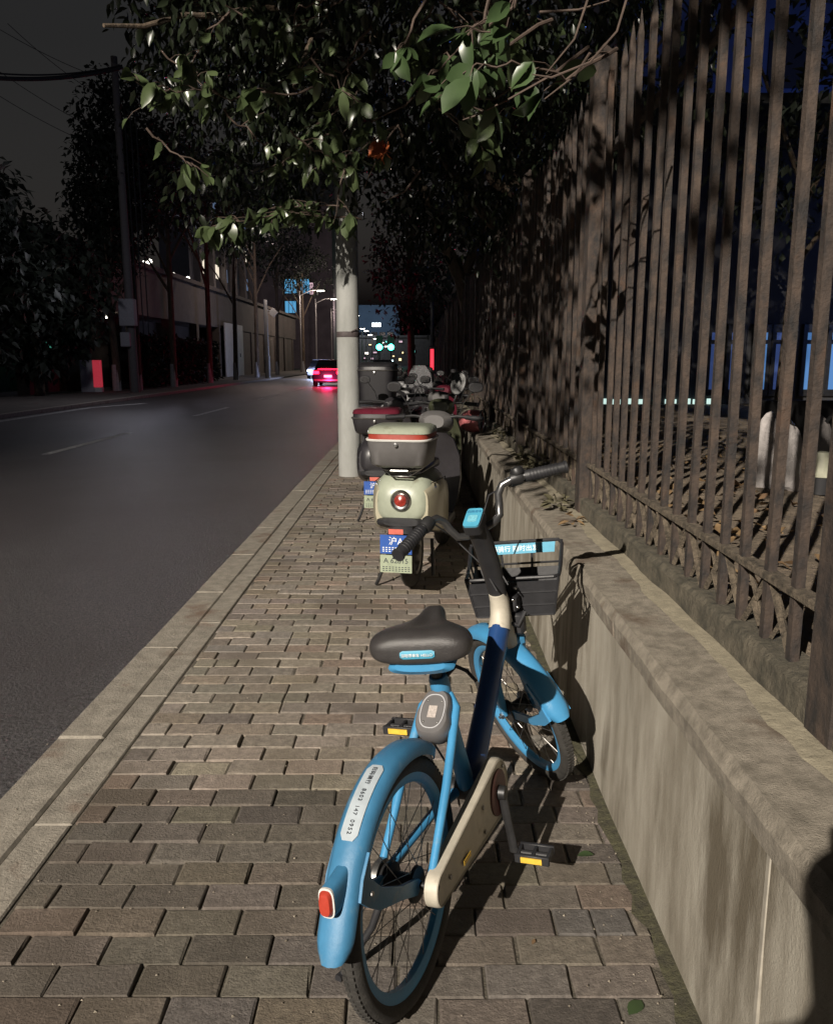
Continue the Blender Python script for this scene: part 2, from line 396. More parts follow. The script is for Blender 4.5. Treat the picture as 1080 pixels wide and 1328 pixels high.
# ============================================================ FENCE
FX = .835
fe = empty('iron_fence', (FX, 0, .67), label='tall rusty iron railing fence standing on the low wall', cat='fence')
b = MB(); vs = []; N = 300; rings = []
for i in range(N + 1):
    yy = -1 + i * .14; e = lambda: rnd.uniform(-.005, .005)
    rings.append([(-.045 + e(), yy, 0), (-.042 + e(), yy, .07 + e()), (-.030, yy, .082 + e()), (.045, yy, .084 + e()), (.06, yy, .0)])
b.loft(rings); b.build('plinth', PLINTH, fe, ang=20)
def posts():
    y = 1.50; out = []
    while y < 40: out.append(y); y += 2.45
    return out
PO = posts()
PB = MB(); PB.box((0, 0, 1.02), (.10, .11, 2.08), .006); PB.add([(-.05, -.05, 2.06), (.05, -.05, 2.06), (.05, .05, 2.06), (-.05, .05, 2.06), (0, 0, 2.12)], [(0, 1, 4), (1, 2, 4), (2, 3, 4), (3, 0, 4), (3, 2, 1, 0)])
first = None
for y in PO:
    if first is None: o = first = PB.build('post', RUST, fe, ang=30)
    else: o = first.copy(); COL.objects.link(o)
    o.location = (0, y, 0)
ys = []; y = .30
while y < 40:
    if all(abs(y - p) > .085 for p in PO): ys.append(y)
    y += .1425
BB_ = MB(); h = 1.93; t = .0108
BB_.add([(x, yy, z) for z in (.075, .6, 1.2, h) for x, yy in ((-t, -t), (t, -t), (t, t), (-t, t))] + [(0, 0, h + .09)],
        [(4 * i + k, 4 * i + (k + 1) % 4, 4 * i + 4 + (k + 1) % 4, 4 * i + 4 + k) for i in range(3) for k in range(4)] + [(12 + k, 12 + (k + 1) % 4, 16) for k in range(4)])
first = None; rest = MB()
for i, y in enumerate(ys):
    dx, dy, rx, ry = rnd.uniform(-.003, .003), rnd.uniform(-.004, .004), rnd.gauss(0, .004), rnd.gauss(0, .003)
    if i < 100:
        if first is None: o = first = BB_.build('bar', RUST, fe, smooth=False)
        else: o = first.copy(); COL.objects.link(o)
        o.location = (dx, y + dy, 0); o.rotation_euler = (rx, ry, rnd.gauss(0, .03))
    else: rest.box((0, y, 1.0), (.025, .025, 1.9))
tag(rest.build('distant_bars', RUST, fe, smooth=False), kind='stuff')
segs = [.0] + PO + [40]
br = []
for (a, c) in zip(segs[:-1], segs[1:]):
    for nm, z, hw, hz in (('bottom_rail', .238, .020, .011), ('top_rail', 1.66, .018, .016)):
        r = MB(); r.box((.034 if nm[0] == 't' else 0, (a + c) / 2, z), (hw * 2 * (.8 if nm[0] == 't' else 1), c - a - (.112 if a > 0 else 0.05), hz * 2), .004); r.build(nm, RUSTL if nm[0] == 'b' else RUST, fe, smooth=False)
dg1 = MB(); dg1.tube([(.006, .056, .09), (.006, -.056, .222)], [.007, .007], 4)
dl = math.hypot(.1425 - .03, .125); dg1.tube([(0, -.056, .09), (0, .056, .222)], [.010, .010], 4); dg1.tube([(0, -.002, .155), (.0, .03, .205)], [.012, .006], 5)
dg2 = MB(); dg2.tube([(.006, -.056, .09), (.006, .056, .222)], [.007, .007], 4); dg2.tube([(0, .056, .09), (0, -.056, .222)], [.010, .010], 4); dg2.tube([(0, .002, .15), (.0, -.035, .10)], [.012, .006], 5)
f1 = f2 = None
for i in range(min(len(ys) - 1, 90)):
    if ys[i + 1] - ys[i] > .15: continue
    src = (f1, f2)[i % 2]
    if src is None:
        o = (dg1, dg2)[i % 2].build('brace', RUSTL, fe)
        if i % 2: f2 = o
        else: f1 = o
    else: o = src.copy(); COL.objects.link(o)
    o.location = (rnd.uniform(-.003, .003), (ys[i] + ys[i + 1]) / 2, 0)
    o.scale = (1, rnd.uniform(.92, 1.0), 1)

# ============================================================ HIRE BICYCLE
Rw = .273
yaw, lean = R_(23.09), R_(6.31)
fw = Vector((math.sin(yaw), math.cos(yaw), 0)); lf0 = Vector((-math.cos(yaw), math.sin(yaw), 0)); up0 = Vector((0, 0, 1))
lf = lf0 * math.cos(lean) - up0 * math.sin(lean); upv = up0 * math.cos(lean) + lf0 * math.sin(lean)
bk = empty('hire_bicycle'); tag(bk, 'blue hire bicycle with black front basket propped beside the low wall', 'bicycle')
bk.matrix_world = Matrix(((fw.x, lf.x, upv.x, 0.0), (fw.y, lf.y, upv.y, 1.613), (fw.z, lf.z, upv.z, 0), (0, 0, 0, 1)))
A0 = Vector((.99709, 0, .25474)); AX = Vector((-.37721, 0, .92613)); PER = Vector((.92613, 0, .37721)); ST = R_(49.9)
ROT = Matrix.Rotation(ST, 3, AX)
def steer(v): return A0 + ROT @ (Vector(v) - A0)
def steered(M): M.xf = steer; return M
def axp(s): return A0 + AX * s
FA = Vector((1.0424, 0, Rw))
def wheel(c, xf, nsp=28):
    M = MB(); M.xf = xf
    tr = .0215
    M.ring(c, Rw - tr, [(tr * math.cos(2 * PI * k / 12), tr * math.sin(2 * PI * k / 12)) for k in range(12)], 72)
    tyre = M.build('tyre', RUB, bk); 
    tk = MB(); tk.xf = xf
    for i in range(110):
        a = 2 * PI * i / 110
        for sgn in (-1, 1):
            q = .0195; cy = c[1] + sgn * .008
            p = Vector((c[0] + (Rw - .0012) * math.cos(a), cy, c[2] + (Rw - .0012) * math.sin(a)))
            tk.box(p, (.003, .009, .008), rot=Matrix.Rotation(-a, 3, 'Y'))
    tk.build('tread', RUB, tyre, smooth=False)
    M = MB(); M.xf = xf
    M.ring(c, Rw - .043, [(-.016, -.007), (-.010, -.0125), (.006, -.0135), (.010, -.0125), (.010, .0125), (.006, .0135), (-.010, .0125), (-.016, .007)], 72)
    M.build('rim', BLUE, bk)
    M = MB(); M.xf = xf
    for i in range(nsp):
        a = 2 * PI * i / nsp; sd_ = (1 if i % 2 else -1); ah = a + (.9 if (i // 2) % 2 else -.9)
        M.tube([(c[0] + .035 * math.cos(ah), c[1] + sd_ * .028, c[2] + .035 * math.sin(ah)), (c[0] + (Rw - .056) * math.cos(a), c[1] + sd_ * .003, c[2] + (Rw - .056) * math.sin(a))], .0011, 5, False)
    M.build('spokes', STEEL, bk)
    M = MB(); M.xf = xf
    M.lathe(c, (0, 1, 0), [(.0, -.062), (.008, -.062), (.008, -.036), (.038, -.034), (.040, -.026), (.022, -.022), (.022, .022), (.040, .026), (.042, .034), (.036, .046), (.008, .048), (.008, .066), (0, .066)], 24)
    M.build('hub', DKM, bk)
wheel((0, 0, Rw), None)
wheel((FA.x, 0, Rw), steer)
def fender(xf, cx, a0, a1, hw, r, flare, mt):
    M = MB(); M.xf = xf; out = []; n = 44; rings = []
    for i in range(n + 1):
        a = R_(a0 + (a1 - a0) * i / n); u = i / n
        fl = flare * max(0, (u - .72) / .28) ** 2; rr = r + fl
        hw2 = hw * (1 if u > .08 else .55 + .45 * math.sin(u / .08 * PI / 2)); 
        if u > .94: hw2 *= 1 - .35 * ((u - .94) / .06) ** 2
        pr = [(rr - .030, -hw2), (rr - .010, -hw2 * .97), (rr, -hw2 * .62), (rr + .004, 0), (rr, hw2 * .62), (rr - .010, hw2 * .97), (rr - .030, hw2),
              (rr - .030, hw2 - .004), (rr - .012, hw2 * .88), (rr - .004, 0), (rr - .012, -hw2 * .88), (rr - .030, -hw2 + .004)]
        rings.append([(cx + q * math.cos(a), s_, Rw + q * math.sin(a)) for q, s_ in pr])
    M.loft(rings); return M.build('mudguard' , mt, bk, ang=50)
fr = fender(None, 0, 48, 173, .0355, .305, .030, BLUED)
ff = fender(steer, FA.x, 52, 176, .037, .303, .012, BLUE)
# mudguard side braces
for sg in (-1, 1):
    M = MB(); pts = []
    def ar(r, d): return (r * math.cos(R_(d)), Rw + r * math.sin(R_(d)))
    o1 = [ar(.284, 136), ar(.289, 146), ar(.288, 154), ar(.25, 157), ar(.20, 161), ar(.10, 165), (-.02, Rw - .012), (.012, Rw), (-.01, Rw + .022), ar(.10, 149), ar(.20, 149), ar(.255, 145), ar(.270, 140)]
    M.prism(o1, (0, sg * .0365, 0), (1, 0, 0), (0, 0, 1), .009); M.build('mudguard_brace', BLUED, bk, ang=30)
    M = steered(MB())
    o2 = [ar(.286, 148), ar(.290, 160), ar(.294, 174), ar(.25, 178), ar(.16, 184), (-.03, Rw - .02), (.01, Rw), (-.02, Rw + .012), ar(.16, 174), ar(.25, 169), ar(.268, 160), ar(.272, 150)]
    M.prism([(a + FA.x, c) for a, c in o2], (0, sg * .0375, 0), (1, 0, 0), (0, 0, 1), .008); M.build('mudguard_brace', BLUE, bk, ang=30)
# number sticker on rear mudguard
M = MB(); rings = []
for i in range(15):
    a = R_(101 + 33 * i / 14); rr = .3102; e = .019 * (1 if 0 < i < 14 else .6)
    rings.append([((rr - abs(s_) ** 2 * 6) * math.cos(a), s_, Rw + (rr - abs(s_) ** 2 * 6) * math.sin(a)) for s_ in (-e, -e / 2, 0, e / 2, e)])
M.loft(rings, closed=False, cap=False); stk = M.build('number_sticker', LABELW, fr)
for k, chx in enumerate('扫码骑行 8603 147 0952'):
    a = R_(103.6 + (2.3 * k if k < 4 else 9.2 + 1.42 * (k - 4))); p = Vector((.3114 * math.cos(a), 0, Rw + .3114 * math.sin(a)))
    text(chx, .0115 if k < 4 else .0125, basis(p, (-math.sin(a), 0, math.cos(a)), (0, -1, 0)), INK, fr)
# join sticker characters into one mesh
chs = [o for o in scene.objects if o.parent == fr and o.name.startswith('lettering')]
bmv = MB()
for o in chs:
    bmv.add([tuple(v.co) for v in o.data.vertices], [tuple(p.vertices) for p in o.data.polygons])
for o in chs: bpy.data.objects.remove(o)
bmv.build('lettering', INK, stk, smooth=False)
stk.parent = fr
# tail lamp
tl = Vector((.325 * math.cos(R_(152)), 0, Rw + .325 * math.sin(R_(152))))
dirb = Vector((-1, 0, .05)).normalized(); tlp = tl + dirb * .014
def oval(hw, hh, n=24, p=3.2):
    return [(hw * math.copysign(abs(math.cos(2 * PI * k / n)) ** (2 / p), math.cos(2 * PI * k / n)), hh * math.copysign(abs(math.sin(2 * PI * k / n)) ** (2 / p), math.sin(2 * PI * k / n))) for k in range(n)]
upb = Vector((.05, 0, 1)).normalized()
M = MB()
M.loft([[tl + upb * (h_ * s1 - dz_) + Vector((0, y_ * s1, 0)) + dirb * d_ for y_, h_ in oval(.0170, .029)] for s1, d_, dz_ in ((1.0, -.045, -.01), (1.08, -.01, 0), (1.0, .018, 0), (.98, .021, 0))])
lb = M.build('tail_lamp', BLUED, bk)
M = MB(); M.prism(oval(.0165, .029), tl + dirb * .0225, (0, 1, 0), upb, .005); M.build('bezel', WHITE, lb)
M = MB(); M.loft([[tl + upb * h_ * s1 + Vector((0, y_ * s1, 0)) + dirb * d_ for y_, h_ in oval(.0135, .025)] for s1, d_ in ((1, .02), (1, .028), (.8, .034), (.3, .036))]); M.build('lens', REDL, lb)
# frame
BBp = Vector((.42, 0, .28))
M = MB(); M.tube([BBp + Vector((0, 0, 0)), (.345, 0, .50), (.318, 0, .585)], [.024, .020, .019], 16); M.build('seat_tube', BLUE, bk)
M = MB(); hd = axp(.42)
M.tube([BBp + Vector((.0, 0, .015)), (.50, 0, .335), (.60, 0, .42), (.74, 0, .55), (.80, 0, .607)], [.032, .031, .030, .030, .030], 16, sq=1.25, up=(0, 0, 1)); M.build('down_tube', BLUE_SHADE, bk)
M = MB(); M.tube([(.800, 0, .605), (.822, 0, .645), (.823, 0, .69), axp(.505)], [.034, .031, .029, .026], 16, sq=1.15)
M.tube([axp(.30), axp(.47)], .026, 16); M.build('head_tube', CREAMP, bk)
M = MB(); M.lathe(BBp, (0, 1, 0), [(.0, -.045), (.028, -.045), (.028, .045), (0, .045)], 20); M.build('bottom_bracket', DKM, bk)
for sg in (-1, 1):
    M = MB(); M.tube([(.315, sg * .022, .59), (.29, sg * .045, .565), (.15, sg * .058, .425), (.0, sg * .062, Rw)], [.008, .011, .011, .009], 10); M.build('seat_stay', BLUE, bk)
    M = MB(); M.tube([BBp + Vector((-.02, sg * .025, 0)), (.30, sg * .048, .275), (0, sg * .060, Rw)], [.014, .012, .010], 10); M.build('chain_stay', BLUE, bk)
# lock box on the seat tube, facing back
lc = Vector((.262, 0, .553)); ln = Vector((-.66, 0, .75)).normalized(); lu = Vector((.75, 0, .66)).normalized()
M = MB()
M.loft([[lc + lu * h_ * s1 + Vector((0, y_ * s1 * (1 - .12 * (h_ > 0)), 0)) + ln * d_ for y_, h_ in oval(.044, .062, 32, 2.8)] for s1, d_ in ((.80, -.045), (1.0, -.03), (1.05, 0), (.97, .018), (.90, .023))])
lk = M.build('lock_case', SGREY, bk)
ov = oval(.0315, .045, 40, 2.5); ovi = [(a * .93, c * .95) for a, c in ov]
M = MB(); P = lambda a, c, d: lc + lu * c + Vector((0, a, 0)) + ln * d
M.loft([[P(a, c, d) for (a, c), d in zip(cyc, dd)] for cyc, dd in ((ov, [.022] * 40), (ov, [.0252] * 40), (ovi, [.0252] * 40), (ovi, [.022] * 40))], cap=False); M.build('ring', mat('pale_ring', (.42, .42, .44), .4), lk)
M = MB(); M.prism([(-.011, -.017), (.011, -.017), (.011, .014), (-.011, .014)], P(0, 0, .0238), (0, 1, 0), lu, .002); M.build('code_plate', mat('code_plate', (.45, .40, .37), .6, noise=.4, nscale=200), lk)
M = MB()
for a, c in ((-.018, .027), (.018, .027), (-.018, -.029), (.018, -.029)): M.ball(P(a, c, .0235), .003, 8)
M.build('screws', STEEL, lk)
# seat post and saddle
M = MB(); M.lathe((.313, 0, .600), (-.30, 0, .95), [(.0, -.02), (.023, -.02), (.025, 0), (.025, .035), (.022, .045), (0, .045)], 20); M.build('seat_collar', BLUE, bk)
M = MB(); M.tube([(.305, 0, .62), (.270, 0, .715)], .0145, 14); M.tube([(.31, -.02, .64), (.335, -.035, .655), (.345, -.06, .640), (.34, -.085, .615)], [.006, .006, .005, .004], 8)
M.box((.272, 0, .705), (.05, .045, .035), .006); M.build('seat_post', BLK, bk)
SY = Matrix.Rotation(R_(13), 3, 'Z'); SC = Vector((.262, 0, .762))
def sxf(v): return SC + SY @ Vector(v)
M = MB(); M.xf = sxf
for sg in (-1, 1): M.tube([(-.09, sg * .03, -.03), (-.03, sg * .022, -.045), (.05, sg * .02, -.045), (.11, sg * .01, -.015)], .0035, 8)
M.build('saddle_rails', DKM, bk)
prof = [(-.140, .066, .012, -.022), (-.136, .096, .028, -.032), (-.120, .116, .042, -.036), (-.09, .124, .046, -.036), (-.055, .119, .042, -.032), (-.02, .096, .036, -.026), (.01, .066, .034, -.020), (.04, .044, .036, -.016), (.08, .034, .040, -.014), (.12, .031, .040, -.012), (.145, .026, .034, -.010), (.156, .014, .020, -.004)]
rings = []
for x_, hw_, zt, zb in prof:
    rr = []
    for k in range(28):
        a = 2 * PI * k / 28; c, d = math.cos(a), math.sin(a)
        yy = hw_ * math.copysign(abs(c) ** .72, c); zz = (zt if d > 0 else -zb * -1 if False else zb) * abs(d) ** .75 if d > 0 else zb * abs(d) ** .6
        if d > 0: zz -= .012 * math.exp(-(yy / .018) ** 2) * (1 if -.06 < x_ < .12 else .3)
        rr.append((x_, yy, zz))
    rings.append(rr)
M = MB(); M.xf = sxf; M.loft(rings); sad = M.build('saddle', BLKS, bk, ang=60)
md = sad.modifiers.new('sub', 'SUBSURF'); md.levels = md.render_levels = 1
M = MB(); M.xf = sxf; M.sections([(-.125, 0, .060, -.052, -.028), (-.11, 0, .078, -.064, -.028), (-.07, 0, .080, -.062, -.026), (-.03, 0, .06, -.048, -.02), (.02, 0, .04, -.034, -.015)], 20, 2.4)
M.build('saddle_base', BLUE, sad)
# badge wrapped on the saddle's back
M = MB(); M.xf = sxf; rg = []
def backx(yy): return -.1425 + .9 * yy * yy + 20 * yy ** 4
for i in range(13):
    yy = -.040 + .080 * i / 12; e = .0095 * (1 if 0 < i < 12 else .6)
    rg.append([(backx(yy) - .0005, yy, -.006 - e), (backx(yy) - .0035, yy, -.006), (backx(yy) - .0005, yy, -.006 + e), (backx(yy) + .01, yy, -.006 + e), (backx(yy) + .01, yy, -.006 - e)])
M.loft(rg); bd = M.build('badge', LABELB, sad)
tm = text('▣哈啰单车 HELLO', .0088, Matrix.Identity(4), INKW, bd)
for v in tm.data.vertices:
    yy = -v.co.x; v.co = sxf((backx(yy) - .0052 + v.co.z, yy, -.006 + v.co.y))
# fork, stem, bars
M = steered(MB()); cr = A0 + AX * .30
M.box(cr + Vector((.008, 0, 0)), (.05, .105, .035), .01, Matrix.Rotation(-.38, 3, 'Y'))
fk = None
for sg in (-1, 1): M.tube([cr + Vector((.01, sg * .046, 0)), (FA.x - .035, sg * .052, Rw + .12), (FA.x, sg * .056, Rw)], [.017, .015, .011], 12, sq=1.3)
M.build('fork', BLUE, bk)
M = MB(); M.tube([axp(.49), (.795, 0, .76), (.765, 0, .82), (.725, 0, .885), (.690, 0, .93), (.668, 0, .957)], [.027, .030, .031, .031, .030, .027], 18, sq=.9); 
M.build('stem', BLK, bk)
su = Vector((-.55, 0, .83)).normalized(); sf = Vector((.83, 0, .55)).normalized(); sc_ = Vector((.664, 0, .966))
M = MB(); M.prism(oval(.040, .027, 28, 5), sc_ - su * .006, sf, (0, 1, 0), .028); M.build('display_case', BLK, bk)
M = MB(); M.prism(oval(.037, .024, 28, 6), sc_ + su * .0105, sf, (0, 1, 0), .006); dsp = M.build('display_label', LABELB, bk)
M = MB(); M.prism(oval(.014, .014, 24, 5), sc_ + su * .0142 + sf * -.006, sf, (0, 1, 0), .0012); M.build('code_plate', mat('code_plate2', (.16, .45, .56), .6, noise=.3, nscale=200), dsp)
text('扫码用车', .011, basis(sc_ + su * .0142 + sf * .022, (0, -1, 0), sf), mat('blue_ink', (.03, .16, .30), .6), dsp)
bt = A0 + AX * .734 + PER * .007
def bp(x_, y_, z_): return bt + Vector((x_, y_, z_))
M = steered(MB())
for sg in (-1, 1):
    M.tube([bp(0, 0, -.008), bp(.002, sg * .045, -.008), bp(.004, sg * .075, .004), bp(.004, sg * .088, .035), bp(0, sg * .096, .062), bp(-.008, sg * .115, .082), bp(-.02, sg * .15, .085), bp(-.045, sg * .20, .076), bp(-.075, sg * .265, .060)], .0115, 12)
M.build('handlebar', mat('grey_tube', (.16, .16, .165), .3, .8, noise=.2), bk)
for sg in (-1, 1):
    M = steered(MB()); p0, p1 = bp(-.036, sg * .180, .078), bp(-.086, sg * .292, .054)
    d_ = (p1 - p0)
    M.tube([p0, p0 + d_ * .03, p0 + d_ * .5, p0 + d_ * .93, p0 + d_ * .94, p1], [.0165, .0175, .0175, .0165, .0195, .0190], 16); g = M.build('grip', BLK, bk)
    M = steered(MB())
    for k in range(9): q = p0 + d_ * (.12 + .08 * k); M.lathe(q, d_, [(.0172, -.002), (.0184, -.001), (.0184, .001), (.0172, .002)], 16)
    M.build('grip_rings', BLK, g)
    M = steered(MB()); q = bp(-.026, sg * .158, .082)
    M.lathe(q, d_, [(.0, -.018), (.019, -.018), (.021, -.006), (.021, .010), (.018, .018), (0, .018)], 18)
    M.box(q + Vector((.022, sg * -.005, -.012)), (.032, .028, .018), .005); M.build('brake_clamp', DKM, bk)
    M = steered(MB())
    M.tube([bp(.002, sg * .155, .068), bp(.018, sg * .185, .060), bp(.008, sg * .23, .050), bp(-.018, sg * .275, .040), bp(-.024, sg * .285, .042)], [.006, .0075, .0065, .006, .005], 8, sq=.6); M.build('brake_lever', DKM, bk)
    M = steered(MB()); M.tube([bp(.02, sg * .14, .07), bp(.07, sg * .10, .06), bp(.10, sg * .05, -.01), bp(.06, sg * .02, -.11), bp(.03, sg * .02, -.20)], .0027, 6); M.build('brake_cable', BLK, bk)
M = steered(MB()); q = bp(-.030, -.165, .092); M.lathe(q, (0, 0, 1), [(0, 0), (.020, .0), (.022, .008), (.016, .02), (0, .024)], 16); M.build('bell', DKM, bk)
# basket, fixed to the head tube
bo_ = Vector((.905, -.018, 0)); BR = Matrix.Rotation(R_(12), 3, 'Z'); zr, zf, zb = .737, .805, .612
def bpt(u, s, t):  # u 0 rear..1 front, s -1..1, t 0 bottom..1 top
    x = (.02 + .20 * u) * (1 - t) + (.25 * u) * t
    hwid = .122 * (1 - t) + (.145 + .010 * u) * t; ztop = zr + (zf - zr) * u ** 2.2
    q = bo_ + BR @ Vector((x, s * hwid, 0)); q.z = zb + (ztop - zb) * t; return q
bs = None
M = MB(); wr = .0042
rim = [bpt(0, s, 1) for s in np.linspace(-.9, .9, 8)] + [bpt(.04, 1, 1)] + [bpt(u, 1, 1) for u in np.linspace(.1, .93, 10)] + [bpt(1, s, 1) for s in np.linspace(.92, -.92, 8)] + [bpt(u, -1, 1) for u in np.linspace(.93, .06, 10)] + [bpt(0, -.9, 1)]
M.tube(rim, .006, 8)
for t in (.28, .62):
    M.tube([bpt(0, s, t) for s in (-1, 1)] + [bpt(u, 1, t) for u in (.5, 1)] + [bpt(1, s, t) for s in (0, -1)] + [bpt(u, -1, t) for u in (.5, 0)], wr, 6)
for u in np.linspace(.15, .9, 4):
    for s in (-1, 1): M.tube([bpt(u, s, 0), bpt(u, s, 1)], wr * .8, 6)
for s in (-1, -.35, .35, 1): M.tube([bpt(1, s, 0), bpt(1, s, 1)], wr, 6)
for s in (-1, 1): M.tube([bpt(0, s, 0), bpt(0, s, 1)], wr, 6)
for s in np.linspace(-.9, .9, 7): M.tube([bpt(0, s, 0), bpt(1, s, 0)], wr * .8, 6)
for u in np.linspace(0, 1, 5): M.tube([bpt(u, -1, 0), bpt(u, 1, 0)], wr * .8, 6)
bs = M.build('basket', BLK, bk)
M = MB()
def panel(pts, th=.003):
    n_ = (pts[1] - pts[0]).cross(pts[2] - pts[0]).normalized() * th
    M.add(pts + [p + n_ for p in pts], [(0, 1, 2, 3), (7, 6, 5, 4), (0, 4, 5, 1), (1, 5, 6, 2), (2, 6, 7, 3), (3, 7, 4, 0)])
panel([bpt(0, -.98, .02), bpt(0, .98, .02), bpt(0, .98, .9), bpt(0, -.98, .9)])
panel([bpt(.02, -.98, .0), bpt(.98, -.98, .0), bpt(.98, .98, .0), bpt(.02, .98, .0)])
panel([bpt(1, .98, .02), bpt(1, -.98, .02), bpt(1, -.98, .55), bpt(1, .98, .55)])
panel([bpt(.03, 1, .02), bpt(.97, 1, .02), bpt(.97, 1, .60), bpt(.03, 1, .60)])
M.build('panels', BLK, bs, smooth=False)
M = MB(); off = BR @ Vector((-.008, 0, 0))
panel([bpt(1, .86, .80) + off, bpt(1, -.86, .80) + off, bpt(1, -.86, .975) + off, bpt(1, .86, .975) + off], .004); bn = M.build('banner', LABELB, bs, smooth=False)
pc = (bpt(1, .1, .8875)) + off * 1.35
text('扫码骑行 随时出发', .022, basis(pc + BR @ Vector((-.001, 0, 0)), BR @ Vector((0, -1, 0)), bpt(1, 0, 1) - bpt(1, 0, 0)), INKW, bn)
M = MB(); M.tube([(.83, 0, .68), (.87, .0, .68), (.91, .02, .69)], .012, 8); M.box((.885, .0, .665), (.05, .08, .05), .006); M.box((.885, -.025, .60), (.04, .06, .07), .01)
M.tube([(.84, -.0, .62), (.86, -.04, .60), (.88, -.06, .64)], .008, 8); M.build('basket_bracket', BLK, bk)
for p in ((.895, -.03, .71), (.862, -.03, .68), (.870, -.04, .655)):
    M = MB(); M.ball(p, .007, 10); M.build('bolt', CHR, bk)
# chain case, cranks, pedals
def capsule(x0, z0, r0, x1, z1, r1, n=16):
    d = math.atan2(z1 - z0, x1 - x0); o = []
    for k in range(n + 1): a = d + PI / 2 + PI * k / n; o.append((x0 + r0 * math.cos(a), z0 + r0 * math.sin(a)))
    for k in range(n + 1): a = d - PI / 2 + PI * k / n; o.append((x1 + r1 * math.cos(a), z1 + r1 * math.sin(a)))
    return o
M = MB(); cs = lambda s, y: [(a, y, c) for a, c in capsule(.015, .262, .040 * s, .425, .285, .082 * s)]
M.loft([cs(1, -.058), cs(1, -.078), cs(.96, -.086), cs(.90, -.088), cs(.87, -.084)]); cg = M.build('chain_case', CREAMP, bk, ang=35)
for a_, c_ in ((.06, .262), (.30, .30), (.30, .235), (.47, .33)):
    M = MB(); M.lathe((a_, -.087, c_), (0, -1, 0), [(0, 0), (.006, 0), (.006, .002), (0, .003)], 10); M.build('screw', STEEL, cg)
for sg in (-1, 1):
    M = MB(); M.lathe((0, sg * .066, Rw), (0, sg, 0), [(0, 0), (.013, 0), (.013, .008), (.007, .010), (.006, .018), (0, .018)], 6); M.build('axle_nut', CHR, bk, smooth=False)
    M = MB(); M.lathe((-.215, sg * .0412, Rw + .118), (0, sg, 0), [(0, 0), (.006, 0), (.005, .003), (0, .004)], 8); M.build('bolt', STEEL, bk)
    M = steered(MB()); M.lathe((FA.x, sg * .062, Rw), (0, sg, 0), [(0, 0), (.012, 0), (.012, .008), (.006, .010), (.006, .016), (0, .016)], 6); M.build('axle_nut', CHR, bk, smooth=False)
M = MB(); M.lathe((.42, -.084, .28), (0, -1, 0), [(0, 0), (.060, 0), (.060, .004), (.054, .006), (0, .003)], 32); M.build('chainring_cover', mat('maroon_plastic', (.11, .035, .03), .5, noise=.3), cg)
M = MB(); M.box((.16, -.0895, .248), (.045, .002, .012)); M.build('reflector', YEL, cg, smooth=False)
for sg, an in ((-1, -89), (1, 91)):
    a = R_(an); e = Vector((.42 + .165 * math.cos(a), sg * .115, .28 + .165 * math.sin(a)))
    M = MB(); M.tube([(.42, sg * .092, .28), ((.42 + e.x) / 2, sg * .105, (.28 + e.z) / 2), e], [.016, .011, .012], 10, sq=.7); M.lathe((.42, sg * .085, .28), (0, sg, 0), [(0, 0), (.02, 0), (.018, .022), (0, .024)], 16); M.build('crank', DKM, bk)
    M = MB(); pcn = e + Vector((0, sg * .055, 0)); M.tube([e, pcn + Vector((0, sg * .045, 0))], .007, 8)
    for q in (-1, 1): M.box(pcn + Vector((q * .028, 0, 0)), (.010, .092, .024), .003)
    for q in (-1, 0, 1): M.box(pcn + Vector((0, q * .04, 0)), (.062, .009, .020), .002)
    pd = M.build('pedal', BLK, bk)
    for q in (-1, 1):
        M = MB(); M.box(pcn + Vector((q * .0345, 0, 0)), (.004, .056, .014)); M.build('pedal_reflector', YEL, pd, smooth=False)
M = MB(); M.tube([(.03, .06, .24), (.01, .10, .14), (-.02, .175, .028)], [.010, .009, .008], 10); M.tube([(-.035, .18, .024), (.0, .175, .022)], .010, 8); M.build('kickstand', BLK, bk)
M = MB(); M.lathe((0, .05, Rw), (0, 1, 0), [(0, 0), (.043, 0), (.045, .012), (.04, .018), (0, .02)], 24); M.box((.09, .062, Rw - .02), (.14, .006, .018), .002); M.box((-.035, .075, Rw + .0), (.02, .012, .03), .003); M.build('drum_brake', STEEL, bk)
M = MB(); M.tube([(.40, .03, .33), (.36, .05, .42), (.30, .055, .50), (.20, .07, .44), (.06, .075, .31), (0, .08, Rw)], .003, 6); M.build('rear_brake_cable', BLK, bk)

